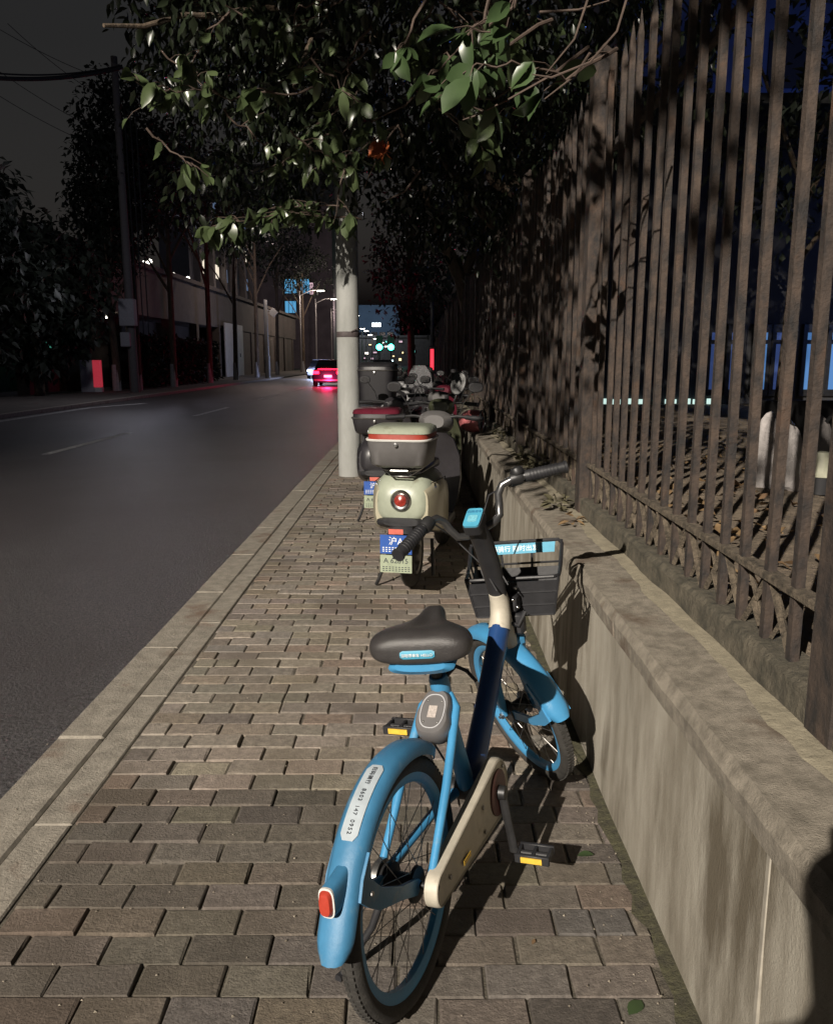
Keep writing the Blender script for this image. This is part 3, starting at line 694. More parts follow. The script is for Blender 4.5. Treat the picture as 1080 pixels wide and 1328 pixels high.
# ============================================================ SCOOTERS
def scooter(label, loc, rz, body, body2, seatm, boxm=None, lidm=None, boxz=.80, boxh=.17, plate=True, mirrors=True, box_w=.2, screen=False, platez=.34, lens=True):
    t = empty('electric_scooter', loc, rz); tag(t, label, 'scooter', 'electric scooters parked in a row on the footpath')
    # local x forward, origin under the rear wheel's contact
    for nm, x in (('rear_wheel', 0), ('front_wheel', 1.22)):
        M = MB(); M.ring((x, 0, .21), .165, [(.045 * math.cos(2 * PI * k / 10), .045 * math.sin(2 * PI * k / 10)) for k in range(10)], 32); wh = M.build(nm, RUB, t)
        M = MB(); M.ring((x, 0, .21), .12, [(-.012, -.035), (.006, -.04), (.006, .04), (-.012, .035)], 32)
        for k in range(5):
            a = 2 * PI * k / 5; M.tube([(x, 0, .21), (x + .11 * math.cos(a), 0, .21 + .11 * math.sin(a))], [.02, .012], 6)
        M.lathe((x, 0, .21), (0, 1, 0), [(0, -.06), (.05, -.055), (.055, 0), (.05, .055), (0, .06)], 16); M.build('rim', STEEL, wh)
    M = MB(); M.sections([(-.32, 0, .10, .50, .62), (-.30, 0, .145, .47, .70), (-.22, 0, .175, .44, .755), (-.05, 0, .188, .40, .765), (.18, 0, .18, .38, .75), (.36, 0, .155, .34, .70), (.44, 0, .13, .30, .55)], 28, 3.0)
    bdy = M.build('body', body, t, ang=50)
    M = MB()
    for sg in (-1, 1): M.sections([(-.30, sg * .125, .032, .46, .66), (-.20, sg * .155, .04, .41, .70), (.0, sg * .172, .038, .36, .70), (.2, sg * .165, .036, .34, .66), (.38, sg * .14, .03, .32, .55)], 16, 2.6)
    M.build('side_panels', body2, bdy)
    M = MB(); M.sections([(-.26, 0, .11, .745, .775), (-.20, 0, .14, .75, .815), (0, 0, .15, .75, .825), (.2, 0, .14, .745, .81), (.40, 0, .11, .70, .78), (.45, 0, .07, .69, .73)], 20, 2.8); M.build('seat', seatm, t)
    M = MB(); M.box((.62, 0, .30), (.50, .30, .06), .015); M.sections([(.36, 0, .13, .28, .42), (.5, 0, .13, .25, .33), (.9, 0, .12, .25, .33)], 16, 3); M.build('footboard', SGREY, t)
    M = MB()
    rg = []
    for x, z, hw_ in ((.86, .30, .13), (.90, .42, .17), (.89, .58, .195), (.86, .74, .19), (.83, .86, .15), (.82, .90, .10)):
        rg.append([(x - .0 - .05 * (abs(s) ** 2), s * hw_, z) for s in np.linspace(-1, 1, 9)] + [(x - .03 - .05 * (abs(s) ** 2), s * hw_ * .97, z) for s in np.linspace(1, -1, 9)])
    M.loft(rg); M.build('leg_shield', SDARK if body is SCREAM else body, t, ang=50)
    M = MB(); M.sections([(.98, 0, .055, .40, .445), (1.06, 0, .065, .425, .455), (1.22, 0, .068, .44, .47), (1.38, 0, .06, .39, .43), (1.43, 0, .05, .33, .37)], 14, 2.5); M.build('front_mudguard', body, t)
    M = MB(); M.tube([(-.28, 0, .47), (-.36, 0, .40), (-.43, 0, .26)], [.07, .075, .07], 14, sq=.28); M.build('rear_mudguard', BLK, t)
    M = MB()
    for sg in (-1, 1): M.tube([(1.02, sg * .03, .62), (1.10, sg * .055, .46), (1.22, sg * .06, .21)], .017, 8)
    M.tube([(1.04, 0, .55), (.88, 0, .98)], .025, 10); M.build('fork', DKM, t)
    M = MB(); M.sections([(.80, 0, .07, .93, 1.02), (.86, 0, .12, .90, 1.05), (.94, 0, .12, .88, 1.04), (1.01, 0, .08, .90, 1.0)], 18, 2.5); cw = M.build('headlight_cowl', SGREY if body is SCREAM else body, t)
    M = MB(); M.ball((1.0, 0, .95), .06, 14, (.5, 1, 1)); M.build('headlight', DGLASS, cw)
    M = MB(); M.tube([(.80, -.31, 1.0), (.86, -.16, 1.01), (.88, 0, .99), (.86, .16, 1.01), (.80, .31, 1.0)], .011, 8); hb = M.build('handlebar', DKM, t)
    for sg in (-1, 1):
        M = MB(); M.tube([(.835, sg * .22, 1.006), (.79, sg * .345, 1.0)], [.017, .017], 10); M.build('grip', BLK, hb)
        M = MB(); M.tube([(.88, sg * .19, 1.0), (.87, sg * .26, .985), (.83, sg * .34, .98)], .005, 6); M.build('brake_lever', STEEL, hb)
        if mirrors:
            M = MB(); M.tube([(.855, sg * .17, 1.01), (.85, sg * .20, 1.10), (.83, sg * .27, 1.20)], .005, 6); ms = M.build('mirror_stem', CHR, hb)
            M = MB(); M.sections([(.815, sg * .29, .046, 1.185, 1.245), (.825, sg * .29, .052, 1.178, 1.252), (.85, sg * .29, .03, 1.20, 1.235)], 16, 2.6); mh = M.build('mirror', BLK, hb)
            M = MB(); M.sections([(.812, sg * .29, .043, 1.188, 1.242), (.8145, sg * .29, .043, 1.188, 1.242)], 16, 2.6); M.build('mirror_glass', MIRR, hb)
    if lens:
        M = MB(); M.lathe((-.312, 0, .60), (-1, 0, .12), [(0, 0), (.060, 0), (.063, .012), (.055, .024), (.046, .018), (0, .014)], 28); tlm = M.build('tail_lamp', CHR, t)
        M = MB(); M.lathe((-.330, 0, .602), (-1, 0, .12), [(0, 0), (.036, 0), (.034, .010), (.018, .016), (0, .018)], 24); M.build('lens', mat('dark_red_lens', (.30, .03, .02), .25, noise=.5, nscale=60), tlm)
        for sg in (-1, 1):
            M = MB(); M.ball((-.285, sg * .118, .585), .02, 12, (.6, .7, 1.25)); M.build('turn_signal', mat('amber_lens', (.35, .22, .06), .3), t)
    M = MB(); M.sections([(-.335, 0, .105, .452, .500), (-.30, 0, .150, .435, .500), (-.20, 0, .160, .41, .47)], 20, 3); M.build('tail_shade', BLK, t)  # black band standing in for the shaded hollow under the tail fairing
    for sg in (-1, 1):
        M = MB(); M.tube([(-.27, sg * .168, .70), (-.05, sg * .187, .695), (.18, sg * .180, .68), (.36, sg * .150, .62)], .003, 5); M.build('panel_seam', BLK, bdy)
    M = MB()
    for sg in (-1, 1): M.tube([(-.02, sg * .11, .77), (-.18, sg * .125, .80), (-.30, sg * .11, .785), (-.36, sg * .05, .78)], .0075, 8)
    M.tube([(-.36, -.05, .78), (-.36, .05, .78)], .0075, 8); M.tube([(-.28, -.11, .785), (-.33, -.05, .745), (-.33, .05, .745), (-.28, .11, .785)], .006, 8); M.build('rear_rack', CHR, t)
    if plate:
        for k, (z1, z0, m_, tx) in enumerate((( .425, .315, mat('plate_blue', (.025, .09, .36), .4, noise=.1), '沪A'), (.308, .205, mat('plate_green', (.33, .38, .27), .5, noise=.2, nscale=30), 'A 62815'))):
            M = MB(); M.box((-.455 + .0 * k, 0, (z0 + z1) / 2 + platez - .34), (.004, .185, z1 - z0), .0015); p = M.build('number_plate', m_, t, smooth=False)
            zc = (z0 + z1) / 2 + platez - .34
            text(tx, .052 if k == 0 else .042, basis((-.4585, 0, zc + .018), (0, -1, 0), (0, 0, 1)), INKW if k == 0 else INK, p)
            M = MB()
            for r_ in range(3):
                for c_ in range(9):
                    M.box((-.4575, -.075 + c_ * .0185, zc - .018 - r_ * .011), (.001, .011, .0045))
            M.build('fine_print', INKW if k == 0 else INK, p, smooth=False)
        M = MB(); M.box((-.457, .0, .445 + platez - .34), (.003, .085, .03), .001); M.build('red_tag', mat('tag_red', (.62, .14, .10), .5, noise=.2), t, smooth=False)
    if boxm:
        z0 = boxz; hw_ = box_w
        M = MB(); rgs = []
        def rr(x0, x1, hw2, z, n=28, p=5):
            o = []
            for k in range(n):
                a = 2 * PI * k / n; c, d = math.cos(a), math.sin(a)
                o.append(((x0 + x1) / 2 + (x1 - x0) / 2 * math.copysign(abs(c) ** (2 / p), c), hw2 * math.copysign(abs(d) ** (2 / p), d), z))
            return o
        M.loft([rr(-.38, -.10, hw_ * .78, z0), rr(-.42, -.07, hw_ * .90, z0 + .02), rr(-.445, -.05, hw_ * .98, z0 + boxh * .8), rr(-.45, -.045, hw_, z0 + boxh)]); bx = M.build('top_box', SGREY if boxm is None else boxm, t, ang=50)
        M = MB(); M.loft([rr(-.456, -.04, hw_ * 1.03, z0 + boxh), rr(-.460, -.036, hw_ * 1.04, z0 + boxh + .008), rr(-.456, -.04, hw_ * 1.03, z0 + boxh + .012)]); M.build('trim', WHITE if lidm is SCREAM else STEEL, bx)
        M = MB(); M.loft([rr(-.448, -.048, hw_ * .97, z0 + boxh + .01), rr(-.445, -.05, hw_ * .97, z0 + boxh + .042)]); M.build('reflector_band', mat('red_band', (.30, .045, .03), .3, noise=.2) if lidm is SCREAM else SDARK, bx)
        M = MB(); M.loft([rr(-.450, -.045, hw_ * 1.0, z0 + boxh + .042), rr(-.43, -.06, hw_ * .96, z0 + boxh + .068), rr(-.38, -.10, hw_ * .82, z0 + boxh + .082), rr(-.30, -.18, hw_ * .4, z0 + boxh + .086)]); M.build('lid', lidm or SDARK, bx, ang=50)
        M = MB(); M.lathe((-.45, 0, z0 + boxh - .018), (-1, 0, 0), [(0, 0), (.012, 0), (.012, .012), (0, .014)], 14); M.build('lock', CHR, bx)
    M = MB(); M.tube([(.05, .12, .30), (-.05, .2, .05), (-.04, .22, .01)], .011, 8); M.tube([(.05, -.12, .30), (-.02, -.14, .08)], .011, 8); M.build('kickstand', DKM, t)
    if screen:
        M = MB(); M.prism([(-.17, .0), (.17, 0), (.15, .25), (.08, .36), (-.08, .36), (-.15, .25)], (.93, 0, .98), (0, 1, 0), (-.35, 0, .94), .004); M.build('windscreen', mat('clear_screen', (.5, .5, .52), .1, trans=.7), t)
    return t
def rzf(deg): return PI / 2 - R_(deg)
scooter('cream scooter with grey top box and round tail lamp at the front of the row', (-.03, 4.98, 0), rzf(11), SCREAM, SCREAM2, SDARK, SGREY, SCREAM, boxz=.80, boxh=.155, box_w=.185)
scooter('dark scooter with wine red topped box beside the concrete pole', (-.29, 7.05, 0), rzf(6), SDARK, SDARK, SDARK, SDARK, SRED, boxz=.80, boxh=.13, box_w=.20)
scooter('olive scooter with round mirrors third in the row near the wall', (.14, 6.75, 0), rzf(6), SOLV, SGREY, SOLV)
scooter('scooter carrying a tall black carrier box behind the red box', (-.36, 8.75, 0), rzf(8), SDARK, SDARK, SDARK, CARR, CARR, boxz=.95, boxh=.34, box_w=.19, plate=False, mirrors=False)
scooter('grey scooter with white side panels parked tight to the wall', (.22, 8.5, 0), rzf(2), SGREY, SWHT, SDARK)
scooter('black scooter with clear windscreen beyond the tall carrier box', (-.10, 10.6, 0), rzf(10), SDARK, SGREY, SDARK, screen=True)
scooter('dull red scooter beyond the pink helmet near the wall', (.32, 10.7, 0), rzf(4), SRED, SDARK, SDARK)
scooter('white scooter far along the row close to the kerb', (-.35, 12.6, 0), rzf(8), SWHT, SWHT, SDARK, plate=False)
scooter('dark scooter with black lid box second from the far end', (.15, 12.9, 0), rzf(12), SDARK, SDARK, SDARK, SDARK, SGREY, plate=False)
scooter('grey scooter at the far end of the row', (-.1, 15.0, 0), rzf(5), SGREY, SGREY, SDARK, plate=False)

# raised oval mirror of the olive scooter, turned so that it catches the street lamp
bpy.context.view_layer.update()
ow = [o for o in scene.objects if o.get('label', '').startswith('olive scooter')][0]
mp_ = at(594, 497, 7.75); nn_ = ((Vector((0, 0, CH)) - mp_).normalized() + (LAMP - mp_).normalized()).normalized(); nn_ = (nn_ + Vector((-.05, 0, -.085))).normalized()
ex_ = nn_.cross(Vector((.25, 0, 1))).normalized(); ey_ = nn_.cross(ex_)
inv = ow.matrix_world.inverted()
M = MB(); M.xf = lambda v: inv @ Vector(v)
M.loft([[mp_ + ex_ * a * s1 + ey_ * c * s1 + nn_ * d for a, c in oval(.070, .105, 28, 2.2)] for s1, d in ((.6, -.03), (1.0, -.012), (1.04, 0), (.99, .003))]); rm_ = M.build('raised_mirror', BLK, ow)
M = MB(); M.xf = lambda v: inv @ Vector(v); M.prism(oval(.066, .10, 28, 2.2), mp_ + nn_ * .004, ex_, ey_, .002); M.build('mirror_glass', SILV, rm_)
M = MB(); M.xf = lambda v: inv @ Vector(v); M.tube([mp_ - nn_ * .02, mp_ + Vector((-.02, 0, -.12)), mp_ + Vector((-.07, 0, -.24))], .006, 6); M.build('mirror_stem', CHR, ow)

# pink helmet on the wall
hm = empty('helmet', (.60, 8.35, .668), R_(-20), label='pink open face helmet lying on the wall coping', cat='helmet')
M = MB(); rings = []
n = 22
for i in range(12):
    t = R_(8 + i * 10.2); rings.append([(-.02 + .155 * math.cos(t) * -1, .13 * math.sin(t) * math.cos(2 * PI * k / n), .118 + .118 * math.sin(t) * math.sin(2 * PI * k / n)) for k in range(n)])
inner = [[(p[0] * .92, p[1] * .9, .118 + (p[2] - .118) * .9) for p in r] for r in reversed(rings)]
M.loft(rings + inner, cap=False); M.v.append((-.175, 0, .118)); hs_ = M.build('shell', PINK, hm)
M = MB(); M.loft([[(p[0] * .91, p[1] * .89, .118 + (p[2] - .118) * .89) for p in r] for r in rings]); M.build('lining', BLK, hm)
M = MB(); M.loft([[(.075 + a, (.128 - .1 * abs(a)) * math.cos(2 * PI * k / n), .118 + (.118 - .1 * abs(a)) * math.sin(2 * PI * k / n)) for k in range(n)] for a in (-.01, 0, .01)] , cap=False); M.build('rim_trim', SDARK, hm)

# ============================================================ CONCRETE POLE
pole = empty('utility_pole', (-.815, 9.95, 0), label='round concrete utility pole at the kerb end of the scooters', cat='pole')
M = MB(); M.lathe((0, 0, -.02), (0, 0, 1), [(.137, 0), (.137, .5), (.132, 2), (.122, 5), (.11, 8), (.10, 9.5), (0, 9.52)], 40); M.build('shaft', CONC, pole)
M = MB(); M.lathe((0, 0, 1.66), (0, 0, 1), [(.1335, 0), (.137, .005), (.137, .06), (.1335, .065)], 40); M.tube([(.05, -.135, 1.72), (.12, -.10, 1.76), (.15, -.03, 1.75)], .008, 6); M.build('steel_band', CONCD, pole)

# ============================================================ LEAVES AND TREES
def leaf_mesh(name, items, m, parent, nl=4, wr_=.42):
    """items: (base, direction, up, length)"""
    V = []; Fc = []
    prof = [0, .72, 1.0, .80, 0] if nl == 4 else ([0, 1, 0] if nl == 2 else [0, .9, .75, 0])
    ns = len(prof)
    for (p, d, u, L) in items:
        d = d.normalized(); s_ = d.cross(u)
        if s_.length < 1e-4: s_ = Vector((1, 0, 0))
        s_.normalize(); u2 = s_.cross(d); o = len(V); bend = rnd.uniform(.0, .6) * L; fold = rnd.uniform(.05, .55); wk = rnd.uniform(.8, 1.2)
        for i in range(ns):
            t = i / (ns - 1); wd = prof[i] * L * wr_ * .5 * wk
            c = p + d * (L * t) - u2 * (bend * t * t)
            V += [c + s_ * wd + u2 * wd * fold, c, c - s_ * wd + u2 * wd * fold]
        for i in range(ns - 1):
            a = o + 3 * i; Fc += [(a, a + 1, a + 4, a + 3), (a + 1, a + 2, a + 5, a + 4)]
    me = bpy.data.meshes.new(name)
    me.from_pydata([tuple(v) for v in V], [], Fc); me.materials.append(m)
    me.polygons.foreach_set('use_smooth', [True] * len(me.polygons))
    o = bpy.data.objects.new(name, me); COL.objects.link(o)
    if parent: o.parent = parent
    return o
def rv(): return Vector((rnd.gauss(0, 1), rnd.gauss(0, 1), rnd.gauss(0, 1)))
def cluster_items(c, rad, n, L, droop=.5, sc=(1, 1, 1)):
    out = []
    for _ in range(n):
        q = rv().normalized() * rad * rnd.random() ** .5; q = Vector((q.x * sc[0], q.y * sc[1], q.z * sc[2]))
        d = (q.normalized() * .6 + rv() * .45 + Vector((0, 0, -droop))); out.append((Vector(c) + q, d, Vector((0, 0, 1)) + rv() * .35, L * rnd.uniform(.6, 1.15)))
    return out
def limb(M, p0, p1, r0, r1, wob=.06, n=7):
    p0, p1 = Vector(p0), Vector(p1); pts = []
    for i in range(n + 1):
        t = i / n; pts.append(p0.lerp(p1, t) + rv() * wob * (0 if i in (0,) else 1) * (p1 - p0).length * .3)
    M.tube(pts, [r0 + (r1 - r0) * i / n for i in range(n + 1)], 8); return pts
# the broad leaved tree behind the fence that hangs over the footpath
tr = empty('broadleaf_tree', (1.35, 8.9, .7)); tag(tr, 'large broad leaved evergreen behind the fence hanging over the footpath', 'tree')
def rel(p): return Vector(p) - Vector((1.35, 8.9, .7))
M = MB()
M.tube([rel(p) for p in ((1.35, 8.9, .6), (1.33, 8.85, 1.4), (1.22, 8.8, 2.2), (1.12, 8.7, 3.0), (1.0, 8.6, 3.9), (.8, 8.3, 4.8))], [.20, .16, .145, .135, .12, .09], 14)
tips = []
for p0, p1, r0 in (((1.12, 8.7, 3.0), (-.6, 7.2, 4.3), .07), ((1.0, 8.6, 3.9), (-2.2, 8.6, 4.9), .07), ((1.1, 8.7, 3.4), (.3, 5.4, 4.2), .065), ((.9, 8.4, 4.4), (-1.6, 5.6, 5.0), .06), ((.3, 5.4, 4.2), (-.2, 3.0, 3.6), .035), ((.3, 5.4, 4.2), (1.2, 2.9, 3.3), .03), ((-.6, 7.2, 4.3), (-2.0, 5.8, 3.5), .035), ((-.6, 7.2, 4.3), (-.8, 5.6, 3.1), .03), ((1.2, 8.75, 2.3), (.25, 9.6, 3.6), .075)):
    pts = limb(M, rel(p0), rel(p1), r0, r0 * .35); tips += pts[3:]
M.build('trunk', BARK, tr)
items = []
def crown(cx, cy, cz, rx, ry, rz_, ncl, per, L, crad=.34, droop=.55):
    for _ in range(ncl):
        q = rv().normalized() * (.35 + .65 * rnd.random() ** .5)
        c = Vector((cx + q.x * rx, cy + q.y * ry, cz + q.z * rz_))
        items.extend([(rel(a), d, u, l) for a, d, u, l in cluster_items(c, crad * rnd.uniform(.6, 1.3), per, L, droop)])
crown(-1.0, 8.5, 4.5, 1.8, 2.2, 1.45, 170, 34, .12)
crown(-1.7, 9.5, 4.2, 1.25, 2.0, 1.7, 110, 34, .12)
crown(-.3, 6.6, 3.9, 1.5, 1.6, .95, 80, 28, .12)
crown(.3, 9.3, 3.6, .9, 1.4, .9, 60, 30, .12)
crown(1.6, 7.6, 3.9, 1.1, 2.2, 1.0, 60, 30, .12)
crown(-1.15, 6.8, 4.2, 1.0, 1.4, .9, 70, 30, .11)
crown(.9, 5.6, 3.6, .9, 1.8, .5, 60, 28, .10)
crown(.9, 8.0, 3.1, .5, 2.0, .7, 60, 28, .10)
crown(-.55, 2.9, 3.55, .45, 1.5, .45, 46, 20, .09, .26)
crown(-.3, -.2, 4.2, .5, 1.3, .4, 26, 18, .09, .26)  # clump added above the view to shade the near fence tops
crown(-.4, 3.4, 3.45, .9, .9, .30, 22, 20, .09)     # above the picture, throws the leaf shadows on the fence
crown(.1, 4.7, 3.55, .8, .8, .30, 20, 20, .10)
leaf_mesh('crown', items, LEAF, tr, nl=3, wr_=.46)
# low sprays seen near the camera
def spray(path, n, L, M, items, droop=.75, side=.9, spread=.10):
    pts = [Vector(p) for p in path]; fine = []
    for i in range(len(pts) - 1):
        for k in range(3): fine.append(pts[i].lerp(pts[i + 1], k / 3) + rv() * .008)
    fine.append(pts[-1]); pts = fine
    M.tube([rel(p) for p in pts], [.006 - .004 * i / (len(pts) - 1) for i in range(len(pts))], 6)
    k = 0
    while k < n:
        t = rnd.random() ** .8 * (len(pts) - 1); i = min(int(t), len(pts) - 2); p = pts[i].lerp(pts[i + 1], t - i)
        ax_ = (pts[i + 1] - pts[i]).normalized()
        q = p + ax_ * rnd.uniform(0, spread) + Vector((rnd.uniform(-1, 1), rnd.uniform(-1, 1), rnd.uniform(-.7, .8))) * spread * rnd.random()
        M.tube([rel(p), rel(p.lerp(q, .5) + Vector((0, 0, .01))), rel(q)], [.003, .0022, .0015], 4)
        for _ in range(rnd.randint(1, 4)):
            d = ax_ * rnd.uniform(-.2, .9) + Vector((rnd.uniform(-1, 1) * side, rnd.uniform(-.8, .5), -droop * rnd.uniform(.1, 1.4)))
            items.append((rel(q), d, Vector((0, -1, 0)) * rnd.uniform(-.3, 1) + Vector((0, 0, 1)) * rnd.uniform(-.1, 1) + rv() * .5, L * rnd.uniform(.5, 1.15))); k += 1
TW = MB(); near = []; mid = []
for pp, n, L in (
    (((640, -30, 2.7), (625, 30, 2.65), (600, 60, 2.6), (560, 95, 2.6)), 14, .105),
    (((720, 20, 2.7), (660, 60, 2.6), (620, 75, 2.55), (585, 90, 2.5)), 12, .11),
    (((800, 60, 2.6), (740, 100, 2.5), (700, 92, 2.45), (650, 80, 2.4), (600, 95, 2.4)), 10, .115),
    (((760, 60, 2.8), (690, 110, 2.7), (640, 125, 2.65), (565, 130, 2.7)), 9, .105),
    (((560, -20, 3.0), (530, 40, 3.0), (505, 75, 3.0)), 7, .10),
    (((680, -20, 2.5), (650, 15, 2.5), (620, 40, 2.5)), 12, .10)):
    spray([at(*q) for q in pp], n, L, TW, near)
for pp in (((815, -10, 2.3), (800, 40, 2.3), (765, 80, 2.35), (715, 100, 2.4), (690, 96, 2.4)), ((765, -10, 2.4), (745, 50, 2.4), (708, 95, 2.45)), ((700, 15, 2.5), (750, 12, 2.45), (790, 0, 2.4)), ((545, 220, 5.2), (525, 248, 5.2), (495, 262, 5.3)), ((765, 68, 2.35), (745, 98, 2.4), (706, 128, 2.4)), ((710, 100, 2.6), (660, 128, 2.6), (615, 150, 2.65), (600, 155, 2.65))):
    TW.tube([rel(at(*q)) for q in pp], [.0038 if pp[0][2] < 3 else .008] + [.003 if pp[0][2] < 3 else .006] * (len(pp) - 2) + [.0015], 6)
for pp, n, L in (
    (((420, 110, 4.4), (370, 120, 4.3), (300, 125, 4.2), (230, 120, 4.1), (175, 105, 4.0)), 36, .14),
    (((470, 285, 5.6), (430, 280, 5.5), (370, 275, 5.4), (320, 285, 5.3), (275, 295, 5.2)), 90, .12),
    (((450, 270, 6.2), (400, 265, 6.2), (350, 270, 6.2)), 50, .13),
    (((445, 200, 4.6), (440, 250, 4.6), (432, 290, 4.6)), 8, .15),
    (((470, 110, 4.6), (430, 150, 4.6), (395, 165, 4.6)), 12, .14),
    (((420, 0, 3.8), (395, 10, 3.8), (380, 20, 3.8)), 4, .13),
    (((300, 10, 4.6), (270, 40, 4.6), (255, 70, 4.6)), 8, .14),
    (((480, 40, 4.0), (450, 80, 4.0), (460, 105, 4.0)), 6, .13),
    (((520, 160, 5.0), (500, 190, 5.0), (470, 250, 5.2)), 8, .11)):
    spray([at(*q) for q in pp], n, L, TW, mid, droop=1.0, side=.6)
for k in range(20):
    px_, py_, Y_ = rnd.uniform(190, 640), rnd.uniform(-20, 215), rnd.uniform(3.7, 5.6)
    if k % 3 == 0: py_ = rnd.uniform(-20, 90)
    dx_ = rnd.choice((-1, 1)) * rnd.uniform(40, 90)
    spray([at(px_, py_ - 25, Y_), at(px_ + dx_ * .5, py_, Y_ + .05), at(px_ + dx_, py_ + rnd.uniform(5, 35), Y_)], rnd.randint(8, 15), rnd.uniform(.095, .13), TW, mid, droop=1.0, side=.7)
TW.build('twigs', TWIG, tr)
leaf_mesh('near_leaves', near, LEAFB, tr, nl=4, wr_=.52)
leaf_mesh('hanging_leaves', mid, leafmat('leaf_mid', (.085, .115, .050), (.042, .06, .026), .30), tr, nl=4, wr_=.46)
br_ = []
for _ in range(12): br_.append((rel(at(492 + rnd.uniform(-10, 12), 182 + rnd.uniform(-8, 8), 5.0)), Vector((rnd.uniform(-.6, .6), -.2, -1)), rv(), .11))
leaf_mesh('dead_leaves', br_, LEAFBR, tr, nl=4, wr_=.45)
# unseen tree added behind the photographer so its high crown shades the crown further on
shade_tree = empty('street_tree', (-1.22, -4.6, 0), label='tall unseen tree added behind the photographer to shade the crown and fence', cat='tree')
M = MB(); M.tube([(0, 0, -.05), (.02, 0, 2), (-.3, .3, 4.4), (-1.6, .9, 6.6), (-3.0, 1.8, 8.2)], [.17, .15, .13, .10, .05], 10)
for e_ in ((-4.4, 2.4, 7.9), (-2.6, 3.4, 8.6), (-5.0, .4, 8.4)): M.tube([(-1.6, .9, 6.6), tuple((a_ + b_) / 2 for a_, b_ in zip((-1.6, .9, 6.9), e_)), e_], [.07, .05, .02], 7)
M.tube([(-.3, .3, 4.4), (-.6, 2.2, 4.9), (-.7, 4.6, 4.7), (-.7, 7.4, 4.4)], [.07, .05, .035, .012], 7)
M.build('trunk', BARK, shade_tree); its = []
for _ in range(330):
    q = rv().normalized() * rnd.random() ** .33; its += cluster_items((-3.1 + q.x * 3.9, 2.0 + q.y * 1.6, 8.95 + q.z * 1.6), .5, 34, .17, .3)
for (cx, cy, cz, ry, rz2, nc) in ((-1.9, 1.1, 4.5, 2.3, .75, 130), (-1.9, -2.9, 5.5, 1.5, .75, 64)):   # thin leaf slabs added out of view over the kerb to shade the fence
    for _ in range(nc):
        its += cluster_items((cx + rnd.gauss(0, .13) + 1.22, cy + rnd.uniform(-ry, ry) + 4.6, cz + rnd.uniform(-rz2, rz2)), .20, 22, .10, .5)
leaf_mesh('crown', its, LEAFD, shade_tree, nl=2, wr_=.6)
# second tree, leaning limb left of the trunk
t2 = empty('leaning_tree', (.95, 15.5, .7), label='thin leaning tree trunk behind the fence with dark crown', cat='tree')
M = MB(); M.tube([(.15, 0, 0), (.1, 0, 1.2), (-.15, -.2, 2.1), (-.75, -.4, 3.4), (-1.3, -.6, 4.8)], [.16, .14, .12, .10, .06], 10); M.tube([(-.15, -.2, 2.1), (.4, .1, 3.2), (.9, .2, 4.8)], [.10, .08, .05], 8); M.build('trunk', BARK, t2)
its = []
for _ in range(150):
    q = rv().normalized() * rnd.random() ** .4; its += cluster_items((-.2 + q.x * 2.0, .5 + q.y * 2.8, 4.4 + q.z * 1.9), .45, 26, .15, .3)
leaf_mesh('crown', its, LEAFD, t2, nl=2, wr_=.5)
# street trees along both kerbs further on, and dark masses at left
def tree(label, x, y, h, r, ncl, L, z0=0, tr_r=.13, white=True, low=.45, per=22, group='street trees across the road', m=LEAFD, name='street_tree', sq=1.0):
    t = empty(name, (x, y, z0), label=label, cat='tree', group=group)
    M = MB(); lx = rnd.uniform(-.3, .3)
    M.tube([(0, 0, -.1), (.03, 0, 1.1), (lx * .5, 0, h * .4), (lx, 0, h * .75)], [tr_r * 1.15, tr_r, tr_r * .85, tr_r * .4], 10)
    for k in range(5):
        a = rnd.uniform(0, 2 * PI); M.tube([(lx * .5, 0, h * (.35 + .06 * k)), (r * .35 * math.cos(a), r * .35 * math.sin(a), h * (.5 + .06 * k)), (r * .7 * math.cos(a), r * .7 * math.sin(a), h * (.6 + .07 * k))], [tr_r * .45, tr_r * .3, tr_r * .12], 6)
    k_ = M.build('trunk', BARK, t)
    if white:
        M = MB(); M.lathe((0, 0, 0), (0, 0, 1), [(tr_r * 1.16, .0), (tr_r * 1.12, .6), (tr_r * 1.03, 1.15)], 14); M.build('whitewash_band', LIME, t)
    its = []; c0 = h * (low + 1) / 2; rz_ = h * (1 - low) / 2
    for _ in range(ncl):
        q = rv().normalized() * rnd.random() ** .35; its += cluster_items((q.x * r, q.y * r, c0 + q.z * rz_ * sq), r * .24, per, L, .2)
    leaf_mesh('crown', its, m, t, nl=2, wr_=.55)
    return t
tree('dark bushy tree filling the far left edge across the road', -15.5, 27, 8.4, 3.3, 420, .42, white=False, low=.12, tr_r=.2)
tree('lower dark tree right of the far left mass', -14.6, 32, 6.7, 2.6, 260, .40, white=False, low=.15, tr_r=.18)
tree('whitewashed street tree beside the grey kerb cabinet', -13.4, 37, 9.2, 1.9, 160, .3, tr_r=.17, low=.48)
tree('thicker whitewashed street tree left of the hedge', -12.7, 37.5, 13.5, 2.4, 260, .32, tr_r=.24, low=.50)
lt = ['first slim street tree past the clipped hedge', 'second slim street tree before the white door', 'slim street tree behind the white door', 'slim street tree before the lit windows', 'distant street tree beside the far lamps', 'farthest street tree across the road']
for i, (x, y) in enumerate(((-12.3, 42), (-12.2, 49), (-12.2, 56), (-12.3, 64), (-12.4, 74), (-12.5, 92))):
    tree(lt[i], x, y, 14 + rnd.uniform(-1, 1), 3.2, 80, .34, tr_r=.16, low=.55)
tree('dark conifer shaped tree down the footpath beyond the scooters', -.3, 46, 10.5, 2.3, 150, .3, white=False, low=.22, group='trees along the near footpath', tr_r=.2)
tree('dark tree over the fence beyond the leaning trunk', 2.6, 30, 9, 3.0, 150, .3, z0=.7, white=False, low=.1, group='trees behind the fence', tr_r=.2)
